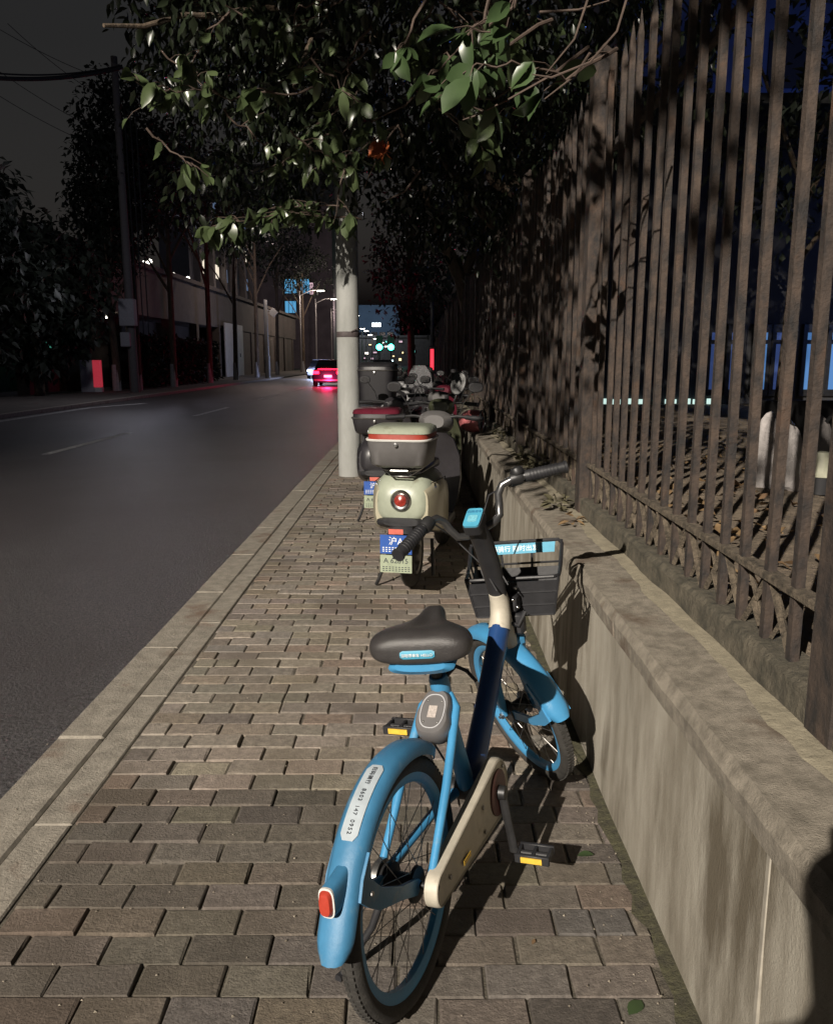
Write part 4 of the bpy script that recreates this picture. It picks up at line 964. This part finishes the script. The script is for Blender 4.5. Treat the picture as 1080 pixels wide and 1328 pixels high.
tree('shrubby dark tree in the yard behind the near fence bars', 5.2, 8.2, 4.6, 1.6, 70, .14, z0=.7, white=False, low=.45, group='trees behind the fence', tr_r=.08)
tree('small tree in the yard by the blue lit building', 4.6, 10.4, 5.2, 1.5, 60, .16, z0=.7, white=False, low=.35, group='trees behind the fence', tr_r=.08)
tree('tall dark tree in the yard left of the lit window strip', 3.0, 16, 7.5, 2.3, 130, .2, z0=.7, white=False, low=.02, group='trees behind the fence', tr_r=.16)

# ============================================================ YARD BEHIND THE FENCE
lit = []
for _ in range(900):
    x_ = .93 + abs(rnd.gauss(0, .8)); y_ = rnd.uniform(.5, 12); lit.append((Vector((x_, y_, .745)), Vector((rnd.gauss(0, 1), rnd.gauss(0, 1), .1)), Vector((0, 0, 1)) + rv() * .4, rnd.uniform(.04, .09)))
tag(leaf_mesh('leaf_litter', lit, LEAFDRY, None, nl=2, wr_=.5), 'dry leaf litter on the yard soil behind the fence', 'leaf litter', kind='stuff')
def sack(label, x, y, h, r, rz):
    t = empty('sack', (x, y, .70), rz, label=label, cat='sack', group='white sacks behind the fence'); M = MB(); rings = []
    ph = rnd.uniform(0, 6)
    for z_, s_ in ((0, .85), (.04, 1.05), (.25, 1.12), (.55, 1.0), (.80, .92), (.93, .80), (1.0, .66), (1.03, .45)):
        rings.append([(r * s_ * (1 + .07 * math.sin(5 * a + ph + z_ * 4) + .04 * math.sin(9 * a)) * math.cos(a), r * .7 * s_ * (1 + .07 * math.sin(4 * a + ph)) * math.sin(a), z_ * h * (1 + .10 * math.cos(a + ph)) + .02 * math.sin(3 * a)) for a in [2 * PI * k / 28 for k in range(28)]])
    M.loft(rings); M.build('bag', SACK, t)
    M = MB(); M.tube([(-r * .3, -r * .5, h * .98), (0, -r * .55, h * 1.05), (r * .35, -r * .3, h * .97)], .012, 8); M.build('drawstring', DKM, t)
sack('taller white woven sack against the dark yard wall', 1.97, 4.42, .37, .125, 0)
sack('shorter white sack right of the taller one', 2.34, 4.75, .36, .10, .6)
bkt = empty('bucket', (2.17, 4.35, .70), label='pale upturned bucket in front of the white sacks', cat='bucket')
M = MB(); M.lathe((0, 0, .09), (0, 0, 1), [(.075, 0), (.078, .01), (.042, .13), (0, .135)], 24); M.build('shell', mat('pale_bucket', (.55, .55, .42), .5, noise=.2), bkt)
M = MB(); M.lathe((0, 0, 0), (0, 0, 1), [(.085, 0), (.085, .088), (0, .089)], 24); M.build('base', BLK, bkt)
dw = empty('yard_wall', (4, 5.6, .7), label='dark panel wall across the yard behind the white sacks', cat='wall')
M = MB(); M.box((2.6, 0, .12), (8.5, .12, .62 - .0), .01)
M.build('panel', mat('dark_panel', (.018, .018, .02), .8, noise=.3), dw, smooth=False)
gh = empty('yard_building', (6.2, 13.0, .7), label='low building behind the fence with blue lit windows and a pale strip light', cat='building')
M = MB(); M.box((1.5, 2, 1.9), (10.5, 4, 3.8), .02); M.build('walls', DKWALL, gh, smooth=False)
BL = glow('blue_window', (.07, .12, .34), .35); BL2 = glow('blue_window_bright', (.10, .26, .58), .55)
M = MB(); M.box((1.5, -.03, 3.85), (11, 4.4, .12)); M.build('roof', DKM, gh, smooth=False)
for i, (pa, pb) in enumerate(((922, 934), (948, 962), (981, 994), (1006, 1020), (1046, 1062), (1078, 1092), (1110, 1126), (1150, 1166))):
    x0_, x1_ = at(pa, 470, 12.9).x - 6.2, at(pb, 470, 12.9).x - 6.2; x_ = (x0_ + x1_) / 2; zt_, zb_ = at(1000, 446, 12.9).z - .7, at(1000, 505, 12.9).z - .7
    M = MB(); M.box((x_, -.03, (zt_ + zb_) / 2 + .1), (x1_ - x0_ + .14, .06, zt_ - zb_ + .42), .01); fr_ = M.build('window', DKM, gh, smooth=False)
    M = MB(); M.box((x_, -.065, (zt_ + zb_) / 2), (x1_ - x0_, .01, zt_ - zb_)); M.box((x_, -.065, zt_ + .12), (x1_ - x0_, .01, .11)); M.build('pane', BL2 if i in (2, 4, 5) else BL, fr_, smooth=False)
for i in range(9):
    x_ = -3.3 + i * .22
    if i in (4,): continue
    M = MB(); M.box((x_, -.03, .05 - .01 * (i % 2)), (.17, .05, .085)); M.build('strip_light', glow('pale_strip', (.62, .85, .78), .75 if i % 3 else 1.0), gh, smooth=False)
M = MB(); M.box((4.2, -.4, 1.55), (5, .06, .5)); M.build('fascia', mat('blue_fascia', (.05, .10, .25), .6, noise=.4, nscale=2), gh, smooth=False)
bl = bpy.data.lights.new('blue_sign_light', 'POINT'); bo = bpy.data.objects.new('blue_sign_light', bl); COL.objects.link(bo); bo.location = (7.4, 10.6, 2.6); bl.energy = 32; bl.color = (.12, .3, 1); bl.shadow_soft_size = .4
tb = empty('yard_tower', (14, 26, 0), label='tall dark blue building beyond the yard', cat='building')
M = MB(); M.box((0, 4, 9), (16, 8, 18)); M.build('walls', mat('bluish_wall', (.10, .12, .18), .8, noise=.4, nscale=.8), tb, smooth=False)
for i in range(5):
    for j in range(4):
        M = MB(); M.box((-6 + i * 3, -.02, 3.2 + j * 3.4), (1.4, .08, 1.5)); f_ = M.build('window', DGLASS, tb, smooth=False)
bl = bpy.data.lights.new('tower_light', 'POINT'); bo = bpy.data.objects.new('tower_light', bl); COL.objects.link(bo); bo.location = (11.5, 21, 7.5); bl.energy = 260; bl.color = (.12, .25, 1); bl.shadow_soft_size = .5

# litter and plants on the coping
def clump(label, x, y, n, L, m, z=.672, droop=.2, rad=.03, name='dry_leaf_clump'):
    its = cluster_items((0, 0, rad * .8), rad, n, L, droop); its = [(Vector((a.x, a.y, max(a.z, .004))), Vector((d.x, d.y, abs(d.z) * .4)), u, l) for a, d, u, l in its]
    o = leaf_mesh(name, its, m, None, nl=3, wr_=.5); o.location = (x, y, z)
    return tag(o, label, 'dry leaves', 'dry leaves lying on the coping')
clump('curled dry leaves on the coping just past the brake lever', .70, 3.62, 12, .05, LEAFDRY)
clump('dark dead weed on the coping near the grip', .695, 4.0, 26, .06, mat('dead_weed', (.10, .09, .05), .9, noise=.4), rad=.05)
clump('dead weed tuft at the foot of the fence plinth', .76, 5.15, 60, .07, mat('dead_weed', (.1, .1, .1)), rad=.08)
clump('small dead tuft further along the plinth', .78, 5.75, 34, .07, mat('dead_weed', (.1, .1, .1)), rad=.07)
clump('dry tuft by the plinth close to the helmet', .77, 7.3, 40, .08, mat('dead_weed', (.1, .1, .1)), rad=.09)
for i, (px, py, lab) in enumerate(((748, 1113, 'fallen green leaf on the pavers right of the pedal'), (815, 1320, 'fallen leaf at the bottom edge beside the wall'), (690, 1228, 'tiny dry leaf behind the rear wheel shadow'))):
    q = at(px, py, 1); dirn = q - Vector((0, 0, CH)); s_ = CH / -dirn.z; p = Vector((0, 0, CH)) + dirn * s_
    o = leaf_mesh('fallen_leaf', [(Vector((0, 0, .004)), Vector((1, .1 + i, .1)), Vector((0, 0, 1)), (.05, .06, .02)[i])], LEAFB if i < 2 else LEAFDRY, None, nl=4, wr_=.5); o.location = (p.x, p.y, .002); tag(o, lab, 'leaf', 'fallen leaves on the pavers')

# ============================================================ ACROSS THE ROAD
cab = empty('kerb_cabinet', (-13.9, 35.6, 0), R_(12), label='grey kerbside cabinet with added glow on its red edge and white foot', cat='cabinet')
M = MB(); M.box((-.2, 0, .68), (.55, .5, 1.36), .02); M.build('body', mat('cabinet_grey', (.42, .42, .44), .6, noise=.2, nscale=3), cab, smooth=False)
M = MB(); M.box((.2, -.02, .78), (.30, .52, 1.14), .01); M.build('red_edge', mat('cabinet_red', (.55, .08, .09), .5, noise=.2, emit=(.9, .06, .10), es=.32), cab, smooth=False)  # the edge is no lamp; glow added to keep its red bright
M = MB(); M.box((.22, -.02, .10), (.30, .52, .20), .01); M.build('white_foot', WHITE, cab, smooth=False)
hg = []
for _ in range(5200):
    x_, y_, z_ = rnd.uniform(-14.6, -12.9), rnd.uniform(40, 54), rnd.uniform(.1, 2.5)
    if rnd.random() < .5: x_ = -12.9 + rnd.uniform(-.1, .1)
    elif rnd.random() < .5: y_ = 40 + rnd.uniform(-.1, .15)
    hg.append((Vector((x_ + 13.7, y_ - 46, z_)), rv(), rv(), rnd.uniform(.18, .34)))
hd_ = empty('hedge', (-13.7, 46, 0), label='long clipped dark hedge before the low building', cat='hedge'); leaf_mesh('foliage', hg, LEAFD, hd_, nl=2, wr_=.6)
M = MB(); M.box((-.1, 0, 1.2), (1.4, 13.6, 2.3)); M.build('stems', mat('hedge_core', (.012, .014, .01), .95), hd_, smooth=False)
# iron gate railing top left
gt = empty('slatted_gate', (-19.0, 36.5, 0), R_(10), label='dark wall topped with pale vertical slats at the left edge', cat='wall')
M = MB(); M.box((0, 0, 1.35), (9, .25, 2.7), .02); M.build('base_wall', DKWALL, gt, smooth=False)
M = MB()
for i in range(34): M.box((-4.3 + i * .26, 0, 3.35), (.07, .05, 1.25))
M.build('slats', mat('grey_slat', (.30, .29, .30), .6, noise=.4, nscale=2), gt, smooth=False)
# low building with openings, white door
lo = empty('roadside_building', (-15.6, 38, 0), label='long low brownish building with open bays behind the hedge', cat='building')
M = MB()
M.box((-1, 31, 5.1), (2.6, 74, 2.6))
for i in range(12): M.box((.05, -5 + i * 6.4, 1.9), (.5, .6, 3.8))
M.box((-2.2, 31, 1.9), (.3, 74, 3.8)); M.box((-.2, 12, .55), (.3, 30, 1.1)); M.box((.1, 48, 1.9), (.2, 34, 3.8))
M.build('walls', FACADE, lo, smooth=False)
M = MB(); M.box((.62, 30.6, 2.1), (.12, 6.6, 4.2), .02); dr = M.build('white_door', WOODW, lo, smooth=False)
M = MB(); M.box((.70, 32.5, 1.7), (.05, .1, .3)); M.build('handle', DKM, dr, smooth=False)
M = MB(); M.box((.35, 31, 6.5), (.6, 74, .25)); M.build('cornice', FACADE, lo, smooth=False)
for (y_, z_, s_, c_, e_) in ((-2, 2.3, 1.6, (.15, .75, .55), .25), (6.0, 3.55, .5, (1, .92, .75), 6)):
    M = MB(); M.box((-.5, y_, z_), (.2, s_, .9 if s_ > 1 else .14)); M.build('lit_pane' if s_ > 1 else 'ceiling_lamp', glow('pane%d' % int(y_), c_, e_), lo, smooth=False)
M = MB()   # row of lamps on the roof terrace
for y_ in (4.0, 5.2, 10.4, 11.2, 12.6, 13.6, 18.5, 22): M.ball((-.6, y_, 7.0 + .25 * math.sin(y_)), .16, 8)
M.build('terrace_lamps', glow('terrace_lamp', (1, .93, .82), 5), lo)
M = MB(); 
for y_ in (4.0, 5.2, 10.4, 11.2, 12.6, 13.6, 18.5, 22): M.tube([(-.6, y_, 6.3), (-.6, y_, 6.95)], .03, 6)
M.build('lamp_stems', DKM, lo)
mr = empty('office_block', (-23, 90, 0), label='mid rise building with pale vertical columns rising behind the low building', cat='building')
M = MB(); M.box((-1.5, 38, 11), (3, 84, 22)); M.build('walls', mat('office_wall', (.10, .10, .13), .8, noise=.3, nscale=.7), mr, smooth=False)
for i in range(15):
    M = MB(); M.box((.35, -2 + i * 5.6, 11.2), (.7, .9, 22.4)); M.build('column', mat('office_column', (.30, .27, .27), .8, noise=.3, nscale=1), mr, smooth=False)
for i in range(14):
    for j in range(4):
        y_, z_ = .8 + i * 5.6, 7.6 + j * 3.6; q_ = rnd.random()
        M = MB(); M.box((.05, y_, z_), (.12, 3.4, 1.9)); f_ = M.build('window', DKM, mr, smooth=False)
        if q_ < .42: M = MB(); M.box((.13, y_ + rnd.uniform(-.6, .6), z_), (.04, rnd.choice((1.0, 1.6, 2.6)), 1.5)); M.build('pane', glow('office_lit', (.30, .45, .75), .22) if q_ < .3 else glow('office_warm', (1, .88, .7), .9), f_, smooth=False)
l_ = bpy.data.lights.new('lamp_light', 'POINT'); o_ = bpy.data.objects.new('low_roof_fill_light', l_); COL.objects.link(o_); o_.location = (-17.5, 58, 9); l_.energy = 260; l_.color = (.8, .75, 1); l_.shadow_soft_size = .3  # added light with no lamp body, above the low building
# tall buildings
def block(label, x, y, wx, wy, h, m, wins, name='apartment_block'):
    t = empty(name, (x, y, 0), label=label, cat='building', group='buildings at the end of the street'); M = MB(); M.box((0, wy / 2, h / 2), (wx, wy, h)); M.box((0, wy / 2, h + .2), (wx + .6, wy + .6, .5)); M.build('walls', m, t, smooth=False)
    for (a, c, ww, hh, mm) in wins:
        M = MB(); M.box((a, -.06, c), (ww + .3, .14, hh + .3)); f_ = M.build('window', DKM, t, smooth=False)
        M = MB()
        for k in range(3): M.box((a + (k - 1) * ww / 3, -.15, c), (ww / 3 * .86, .04, hh))
        M.build('pane', mm, f_, smooth=False)
    return t
CY = glow('cyan_window', (.12, .45, .80), .7); WW = glow('white_window', (1, .92, .80), 4.0); BW = glow('pale_window', (.6, .8, .9), 3.0); PW = glow('dim_pink_window', (.9, .6, .7), .8)
A = at(398, 330, 118)
block('mauve apartment block with cyan lit windows beyond the street lamps', A.x - 2.5, 118, 12, 14, A.z + 6, FACADE2,
      [(at(377, 371, 118).x - A.x + 2.5, at(377, 371, 118).z, 1.7, 1.9, CY), (at(396, 371, 118).x - A.x + 2.5, at(396, 371, 118).z, 1.3, 1.9, CY), (at(377, 398, 118).x - A.x + 2.5, at(377, 398, 118).z, 1.6, 1.6, CY), (at(404, 374, 118).x - A.x + 2.5, at(404, 374, 118).z, .5, 1.6, PW)])
wn = []
for i in range(26): wn.append((rnd.uniform(-9, 9), rnd.uniform(6, 24), .9, 1.0, rnd.choice((WW, PW, BW, DGLASS, DGLASS))))
wn = [w_ for i, w_ in enumerate(wn) if all(abs(w_[0] - v_[0]) > 1.6 or abs(w_[1] - v_[1]) > 1.8 for v_ in wn[:i])]
block('tall dark tower with scattered lit windows left of the concrete pole', -22, 150, 18, 15, 34, FACADE2, wn)
A = at(488, 421, 200); 
block('blue grey block with a bright white sign at the street end', A.x - .5, 200, 12, 12, at(488, 398, 200).z, mat('blue_grey_wall', (.16, .22, .30), .8, noise=.2, nscale=.4),
      [(.5, A.z, 2.2, .9, glow('white_sign', (.85, .95, 1), 4))] + [(q * 1.9, A.z - 2.2 - r_ * 2.1, 1.3, .8, DGLASS) for q in (-2, -1, 0, 1, 2) for r_ in range(3)])
wn = []
for i in range(170): wn.append((rnd.uniform(-4, 9), rnd.uniform(.8, 5.4), rnd.uniform(.3, .9), rnd.uniform(.2, .6), rnd.choice((WW, BW, glow('warm_shop', (1, .75, .4), 2.0), glow('teal_shop', (.2, .8, .7), 1.2), PW))))
wn = [w_ for i, w_ in enumerate(wn) if all(abs(w_[0] - v_[0]) > 1.25 or abs(w_[1] - v_[1]) > .85 for v_ in wn[:i])]
block('low row of brightly lit shops at the street end', -8, 190, 26, 8, 6.2, FACADE, wn, 'shop_row')
# street lamps
def lamp(label, x, y, h=8.4, arm=2.2, sg=1, e=6, light=0, dbl=False):
    t = empty('street_lamp', (x, y, 0), label=label, cat='street lamp', group='lit street lamps along the far kerb')
    M = MB(); M.tube([(0, 0, 0), (0, 0, h * .6), (0, 0, h)], [.10, .08, .06], 8); M.build('pole', mat('galvanised', (.45, .43, .42), .5, .3, noise=.2), t)
    M = MB(); M.tube([(0, 0, h - .5), (sg * arm * .5, 0, h), (sg * arm, 0, h + .1)], [.05, .045, .04], 6)
    if dbl: M.tube([(0, 0, h - .5), (-sg * arm * 1.3, 0, h + .5)], [.05, .04], 6)
    M.build('arm', MATS['galvanised'], t)
    M = MB(); M.box((sg * arm, 0, h + .08), (.9, .32, .14), .03); hd2 = M.build('head', DKM, t)
    M = MB(); M.box((sg * arm, -.02, h - .03), (.75, .26, .10), .02); M.build('lamp_glass', glow('lamp_glow%d' % int(e), (1, .93, .80), e), hd2)
    if light:
        l_ = bpy.data.lights.new('lamp_light', 'POINT'); o_ = bpy.data.objects.new('lamp_light', l_); COL.objects.link(o_); o_.parent = t; o_.location = (sg * arm, 0, h - .3); l_.energy = light; l_.color = (1, .82, .72); l_.shadow_soft_size = .15
lamp('nearest lit street lamp with two arms before the cyan windows', -12.2, 88, light=1100, dbl=True, e=14)
lamp('second lit street lamp just behind the nearest', -12.0, 100, light=600, e=10)
lamp('third lit street lamp left of the concrete pole', -12.0, 118, light=600, e=10)
lamp('fourth lit street lamp hidden partly by the concrete pole', -12.0, 138, e=10)
for i, (px_, py_, y_) in enumerate(((470, 426, 150), (475, 429, 156), (480, 434, 163), (487, 439, 170), (495, 444, 177), (501, 449, 183))):
    q = at(px_, py_, y_)
    lamp(['brightest lamp of the far chain right of the pole', 'second lamp of the far chain', 'third lamp of the far chain', 'fourth lamp of the far chain', 'fifth lamp of the far chain', 'last lamp of the far chain'][i], q.x - .8, y_, h=q.z, arm=.8, e=14)
l_ = bpy.data.lights.new('lamp_light', 'POINT'); o_ = bpy.data.objects.new('near_left_fill_light', l_); COL.objects.link(o_); o_.location = (-10.2, 60, 7.5); l_.energy = 320; l_.color = (1, .8, .72); l_.shadow_soft_size = .2  # added fill with no lamp body, brightens the far kerb and building fronts
l_ = bpy.data.lights.new('lamp_light', 'POINT'); o_ = bpy.data.objects.new('left_fill_light', l_); COL.objects.link(o_); o_.location = (-9.8, 28, 4.4); l_.energy = 170; l_.color = (.9, .88, 1); l_.shadow_soft_size = .2  # added fill with no lamp, brightens the whitewashed trunks and left road
l_ = bpy.data.lights.new('lamp_light', 'POINT'); o_ = bpy.data.objects.new('blue_block_fill_light', l_); COL.objects.link(o_); o_.location = (-11, 184, 11); l_.energy = 2600; l_.color = (.62, .8, 1); l_.shadow_soft_size = .5  # added light with no lamp body, brightens the blue grey block
# bare wooden/concrete post across the road
pp = empty('kerb_post', (-10.95, 61, 0), label='pale bare pole with a small sign bracket on the far kerb', cat='pole')
M = MB(); M.lathe((0, 0, 0), (0, 0, 1), [(.20, 0), (.20, 1.6), (.155, 1.62), (.14, 5.6), (0, 5.62)], 14); M.build('shaft', CONC, pp)
M = MB(); M.box((.55, 0, 4.7), (.5, .05, .5), .02, Matrix.Rotation(.7, 3, 'Y')); M.tube([(0, 0, 4.9), (.5, 0, 4.8)], .03, 6); M.build('sign_panel', WHITE, pp)
# left utility pole with transformer box and wires
up = empty('wire_pole', (-12.0, 35.2, 0), label='dark wire pole rising into the tree crowns at left', cat='pole')
M = MB(); M.tube([(0, 0, 0), (0, 0, 6), (0, 0, 13.2)], [.20, .17, .13], 12); M.build('shaft', mat('dark_pole', (.12, .11, .11), .8, noise=.3), up)
M = MB(); M.box((0, -.28, 3.3), (.65, .4, 1.1), .03); M.box((-.15, -.26, 2.2), (.4, .3, .6), .03); M.build('junction_box', mat('box_grey', (.28, .28, .30), .6, noise=.2), up, smooth=False)
M = MB()
for k in range(3): M.tube([(.3 + .22 * k, 0, 2.4), (.28 + .22 * k, 0, 11.2)], .025, 5)
M.build('down_cables', BLK, up)
for i, (pts, r_) in enumerate(((((-45, 97, 30), (60, 92, 32), (158, 87, 35)), .075), (((-45, 90, 30), (60, 88, 32), (158, 84, 35)), .03), (((-45, 60, 30), (40, 130, 33), (155, 180, 36)), .012), (((-45, 95, 30), (40, 125, 33), (155, 200, 36)), .012), (((10, 30, 30), (90, 85, 33), (160, 140, 36)), .012), (((-45, 10, 30), (60, 70, 33), (160, 110, 36)), .012))):
    M = MB(); ps = [at(*q) for q in pts]; pz = []
    for k in range(17):
        t = k / 16; q = ps[0].lerp(ps[2], t); q.z -= .25 * 4 * t * (1 - t); pz.append(q)
    M.tube(pz, r_, 6); tag(M.build('overhead_wire', BLK), ['thick overhead cable crossing the sky at left', 'thin cable just above the thick cable', 'thin wire sagging lowest across the left sky', 'second lowest thin wire across the left sky', 'thin wire slanting down from the top left', 'thin wire above the slanting wires'][i], 'wire', 'overhead wires at left')
# cars
def car(label, x, y, paint, lit_tail=0, lit_head=0, face=1, z=-.12):
    t = empty('car', (x, y, z), 0 if face > 0 else PI, label=label, cat='car', group='cars on the road')
    M = MB()
    def sec(yy, hw_, z0, z1): return [(s_[0] * hw_, yy, z0 + (z1 - z0) * s_[1]) for s_ in ((-1, .1), (-1, .55), (-.95, .9), (-.8, 1), (.8, 1), (.95, .9), (1, .55), (1, .1), (.85, 0), (-.85, 0))]
    M.loft([sec(-2.15, .80, .30, .85), sec(-2.1, .86, .24, .95), (sec(-1.6, .90, .2, 1.0)), sec(0, .91, .2, .98), sec(1.2, .90, .2, .95), sec(2.0, .86, .22, .80), sec(2.18, .78, .3, .66)]); bd_ = M.build('body', paint, t, ang=50)
    M = MB(); 
    def sc2(yy, hw_, z0, z1, k): return [(-hw_, yy, z0), (-hw_ * k, yy + .0, z1), (hw_ * k, yy, z1), (hw_, yy, z0)]
    M.loft([sc2(-1.95, .78, .93, .95, .99), sc2(-1.3, .80, .93, 1.40, .80), sc2(-.3, .80, .93, 1.46, .80), sc2(.35, .80, .93, 1.40, .80), sc2(1.15, .80, .92, .95, .98)]); M.build('cabin', DGLASS, t)
    M = MB(); M.box((0, -.5, 1.455), (1.22, 1.5, .04), .015); M.build('roof', paint, t, smooth=False)
    for sx in (-1, 1):
        for yy in (-1.35, 1.35):
            M = MB(); M.lathe((sx * .80, yy, .31), (sx, 0, 0), [(0, -.1), (.31, -.1), (.32, .05), (.28, .10), (.2, .085), (0, .09)], 20); wl = M.build('wheel', RUB, t)
            M = MB(); M.lathe((sx * .87, yy, .31), (sx, 0, 0), [(0, 0), (.19, 0), (.19, .02), (0, .03)], 14); M.build('rim', STEEL, wl)
        M = MB(); M.box((sx * .66, -2.13, .78), (.34, .10, .16), .02); M.build('tail_lamp', glow('tail_on', (1, .006, .02), lit_tail) if lit_tail else REDL, t)
        M = MB(); M.box((sx * .64, 2.13, .62), (.30, .10, .14), .02); M.build('headlight', glow('head_on', (.6, .75, 1), lit_head) if lit_head else WHITE, t)
    M = MB(); M.box((0, -2.16, .58), (.44, .03, .13)); M.build('number_plate', WHITE if not lit_tail else glow('plate_lit', (.8, .85, .9), .8), t, smooth=False)
    M = MB(); M.box((0, -2.15, .36), (1.6, .08, .10), .02); M.build('bumper_strip', STEEL, t, smooth=False)
    M = MB(); M.box((0, -2.14, .97), (1.1, .06, .05)); M.build('brake_strip', glow('tail_on2', (1, .006, .02), lit_tail * .6) if lit_tail else DKM, t, smooth=False)
    return t
car('dark car braking with glowing red tail lamps beside the concrete pole', -4.9, 48, mat('car_dark', (.03, .03, .045), .3, coat=.6), lit_tail=22)
car('oncoming car with blue white headlights left of the braking car', -7.6, 66, mat('car_silver', (.25, .25, .27), .3, coat=.5), lit_head=30, face=-1)
car('pale car parked at the kerb far beyond the scooters', -2.5, 62, mat('car_white', (.5, .5, .52), .3, coat=.5))
for nm, loc, col, e in (('brake_light', (-4.9, 45.2, .35), (1, .03, .14), 230), ('headlamp_light', (-7.6, 63.0, .7), (.5, .6, 1), 420)):
    l_ = bpy.data.lights.new(nm, 'POINT'); o_ = bpy.data.objects.new(nm, l_); COL.objects.link(o_); o_.location = loc; l_.energy = e; l_.color = col; l_.shadow_soft_size = .25
# traffic lights
for i, (px, py) in enumerate(((492, 450), (507, 450))):
    q = at(px, py, 150); t = empty('traffic_light', (q.x, 150, -.12), label=('left green traffic light at the far crossing', 'right green traffic light at the far crossing')[i], cat='traffic light', group='green traffic lights')
    M = MB(); M.tube([(0, 0, 0), (0, 0, q.z + .9)], .09, 8); M.build('pole', DKM, t)
    M = MB(); M.box((0, -.2, q.z + .75), (1.2, .3, 2.8), .05); hs2 = M.build('housing', BLK, t, smooth=False)
    M = MB(); M.lathe((0, -.36, q.z + .12), (0, -1, 0), [(0, 0), (.55, 0), (.48, .06), (0, .08)], 18); M.build('green_lamp', glow('green_on', (.05, 1, .62), 16), hs2)
l_ = bpy.data.lights.new('green_light', 'POINT'); o_ = bpy.data.objects.new('green_light', l_); COL.objects.link(o_); o_.location = (-5.5, 140, 4); l_.energy = 420; l_.color = (.1, 1, .6); l_.shadow_soft_size = .4
# red lit sign post on the footpath
q = at(560, 466, 27); rs_ = empty('lit_sign_post', (q.x, 27, 0), label='dark post with a narrow glowing red sign on the footpath', cat='sign')
M = MB(); M.tube([(0, 0, 0), (0, 0, 3.2)], .06, 10); M.build('post', DKM, rs_)
M = MB(); M.box((0, -.1, q.z), (.22, .10, .85), .03); sc3 = M.build('case', BLK, rs_, smooth=False)
M = MB(); M.box((0, -.155, q.z), (.11, .02, .66), .01); M.build('red_panel', glow('red_panel', (1, .04, .07), 1.6), sc3, smooth=False)

# ============================================================ PHOTOGRAPHER behind the camera, whose shadow falls on the wall
pr = empty('person', (-.27, -.57, 0), label='standing person in a dark coat holding a phone with both hands', cat='person')
def skin(name, pts, edges, rad, m, parent, root=0):
    me = bpy.data.meshes.new(name); me.from_pydata(pts, edges, []); o = bpy.data.objects.new(name, me); COL.objects.link(o); o.parent = parent; me.materials.append(m)
    md = o.modifiers.new('skin', 'SKIN'); md.use_smooth_shade = True
    for v, r in zip(me.skin_vertices[0].data, rad): v.radius = (r, r * .85) if not isinstance(r, tuple) else r
    me.skin_vertices[0].data[root].use_root = True
    s = o.modifiers.new('sub', 'SUBSURF'); s.levels = s.render_levels = 1; return o
pts = [(0, 0, .95), (0, 0, 1.12), (0, .01, 1.30), (0, 0, 1.42), (0, .02, 1.50), (0, .03, 1.62), (0, .03, 1.70)]
ed = [(0, 1), (1, 2), (2, 3), (3, 4), (4, 5), (5, 6)]; rad = [(.16, .12), (.15, .11), (.18, .12), (.11, .08), (.055, .055), (.085, .10), (.06, .08)]
for sg in (-1, 1):
    o0 = len(pts); pts += [(sg * .17, 0, 1.38), (sg * .24 + .04, .08, 1.12), (sg * .12 + .20, .28, 1.25), (sg * .075 + .3, .40, 1.345)]; ed += [(3, o0), (o0, o0 + 1), (o0 + 1, o0 + 2), (o0 + 2, o0 + 3)]; rad += [.065, .052, .042, .032]
    o0 = len(pts); pts += [(sg * .10, 0, .86), (sg * .11, .02, .48), (sg * .12, -.01, .09), (sg * .12, .13, .045)]; ed += [(0, o0), (o0, o0 + 1), (o0 + 1, o0 + 2), (o0 + 2, o0 + 3)]; rad += [.10, .065, .045, .04]
skin('body', pts, ed, rad, mat('dark_cloth', (.03, .03, .035), .85, noise=.3), pr)
for sg in (-1, 1):
    for k in range(4):
        z_ = 1.325 + k * .020
        skin('finger', [(sg * .075 + .3, .415, z_), (sg * .060 + .3, .455, z_), (sg * .040 + .3, .468, z_ + .002)], [(0, 1), (1, 2)], [.010, .009, .007], mat('skin', (.55, .36, .26), .55), pr)
    skin('thumb', [(sg * .07 + .3, .405, 1.335), (sg * .05 + .3, .422, 1.35), (sg * .025 + .3, .430, 1.365)], [(0, 1), (1, 2)], [.011, .010, .008], MATS['skin'], pr)
M = MB(); M.ball((0, .01, 1.68), .10, 16, (.9, 1.05, .85)); M.build('hair', mat('black_hair', (.012, .01, .01), .5), pr)
ph = empty('phone', (0, -.035, 1.385), label='black phone held up in both hands of the standing person', cat='phone')
M = MB(); M.box((0, 0, 0), (.072, .008, .155), .003, Matrix.Rotation(R_(-TILT), 3, 'X')); M.build('case', BLK, ph, smooth=False)
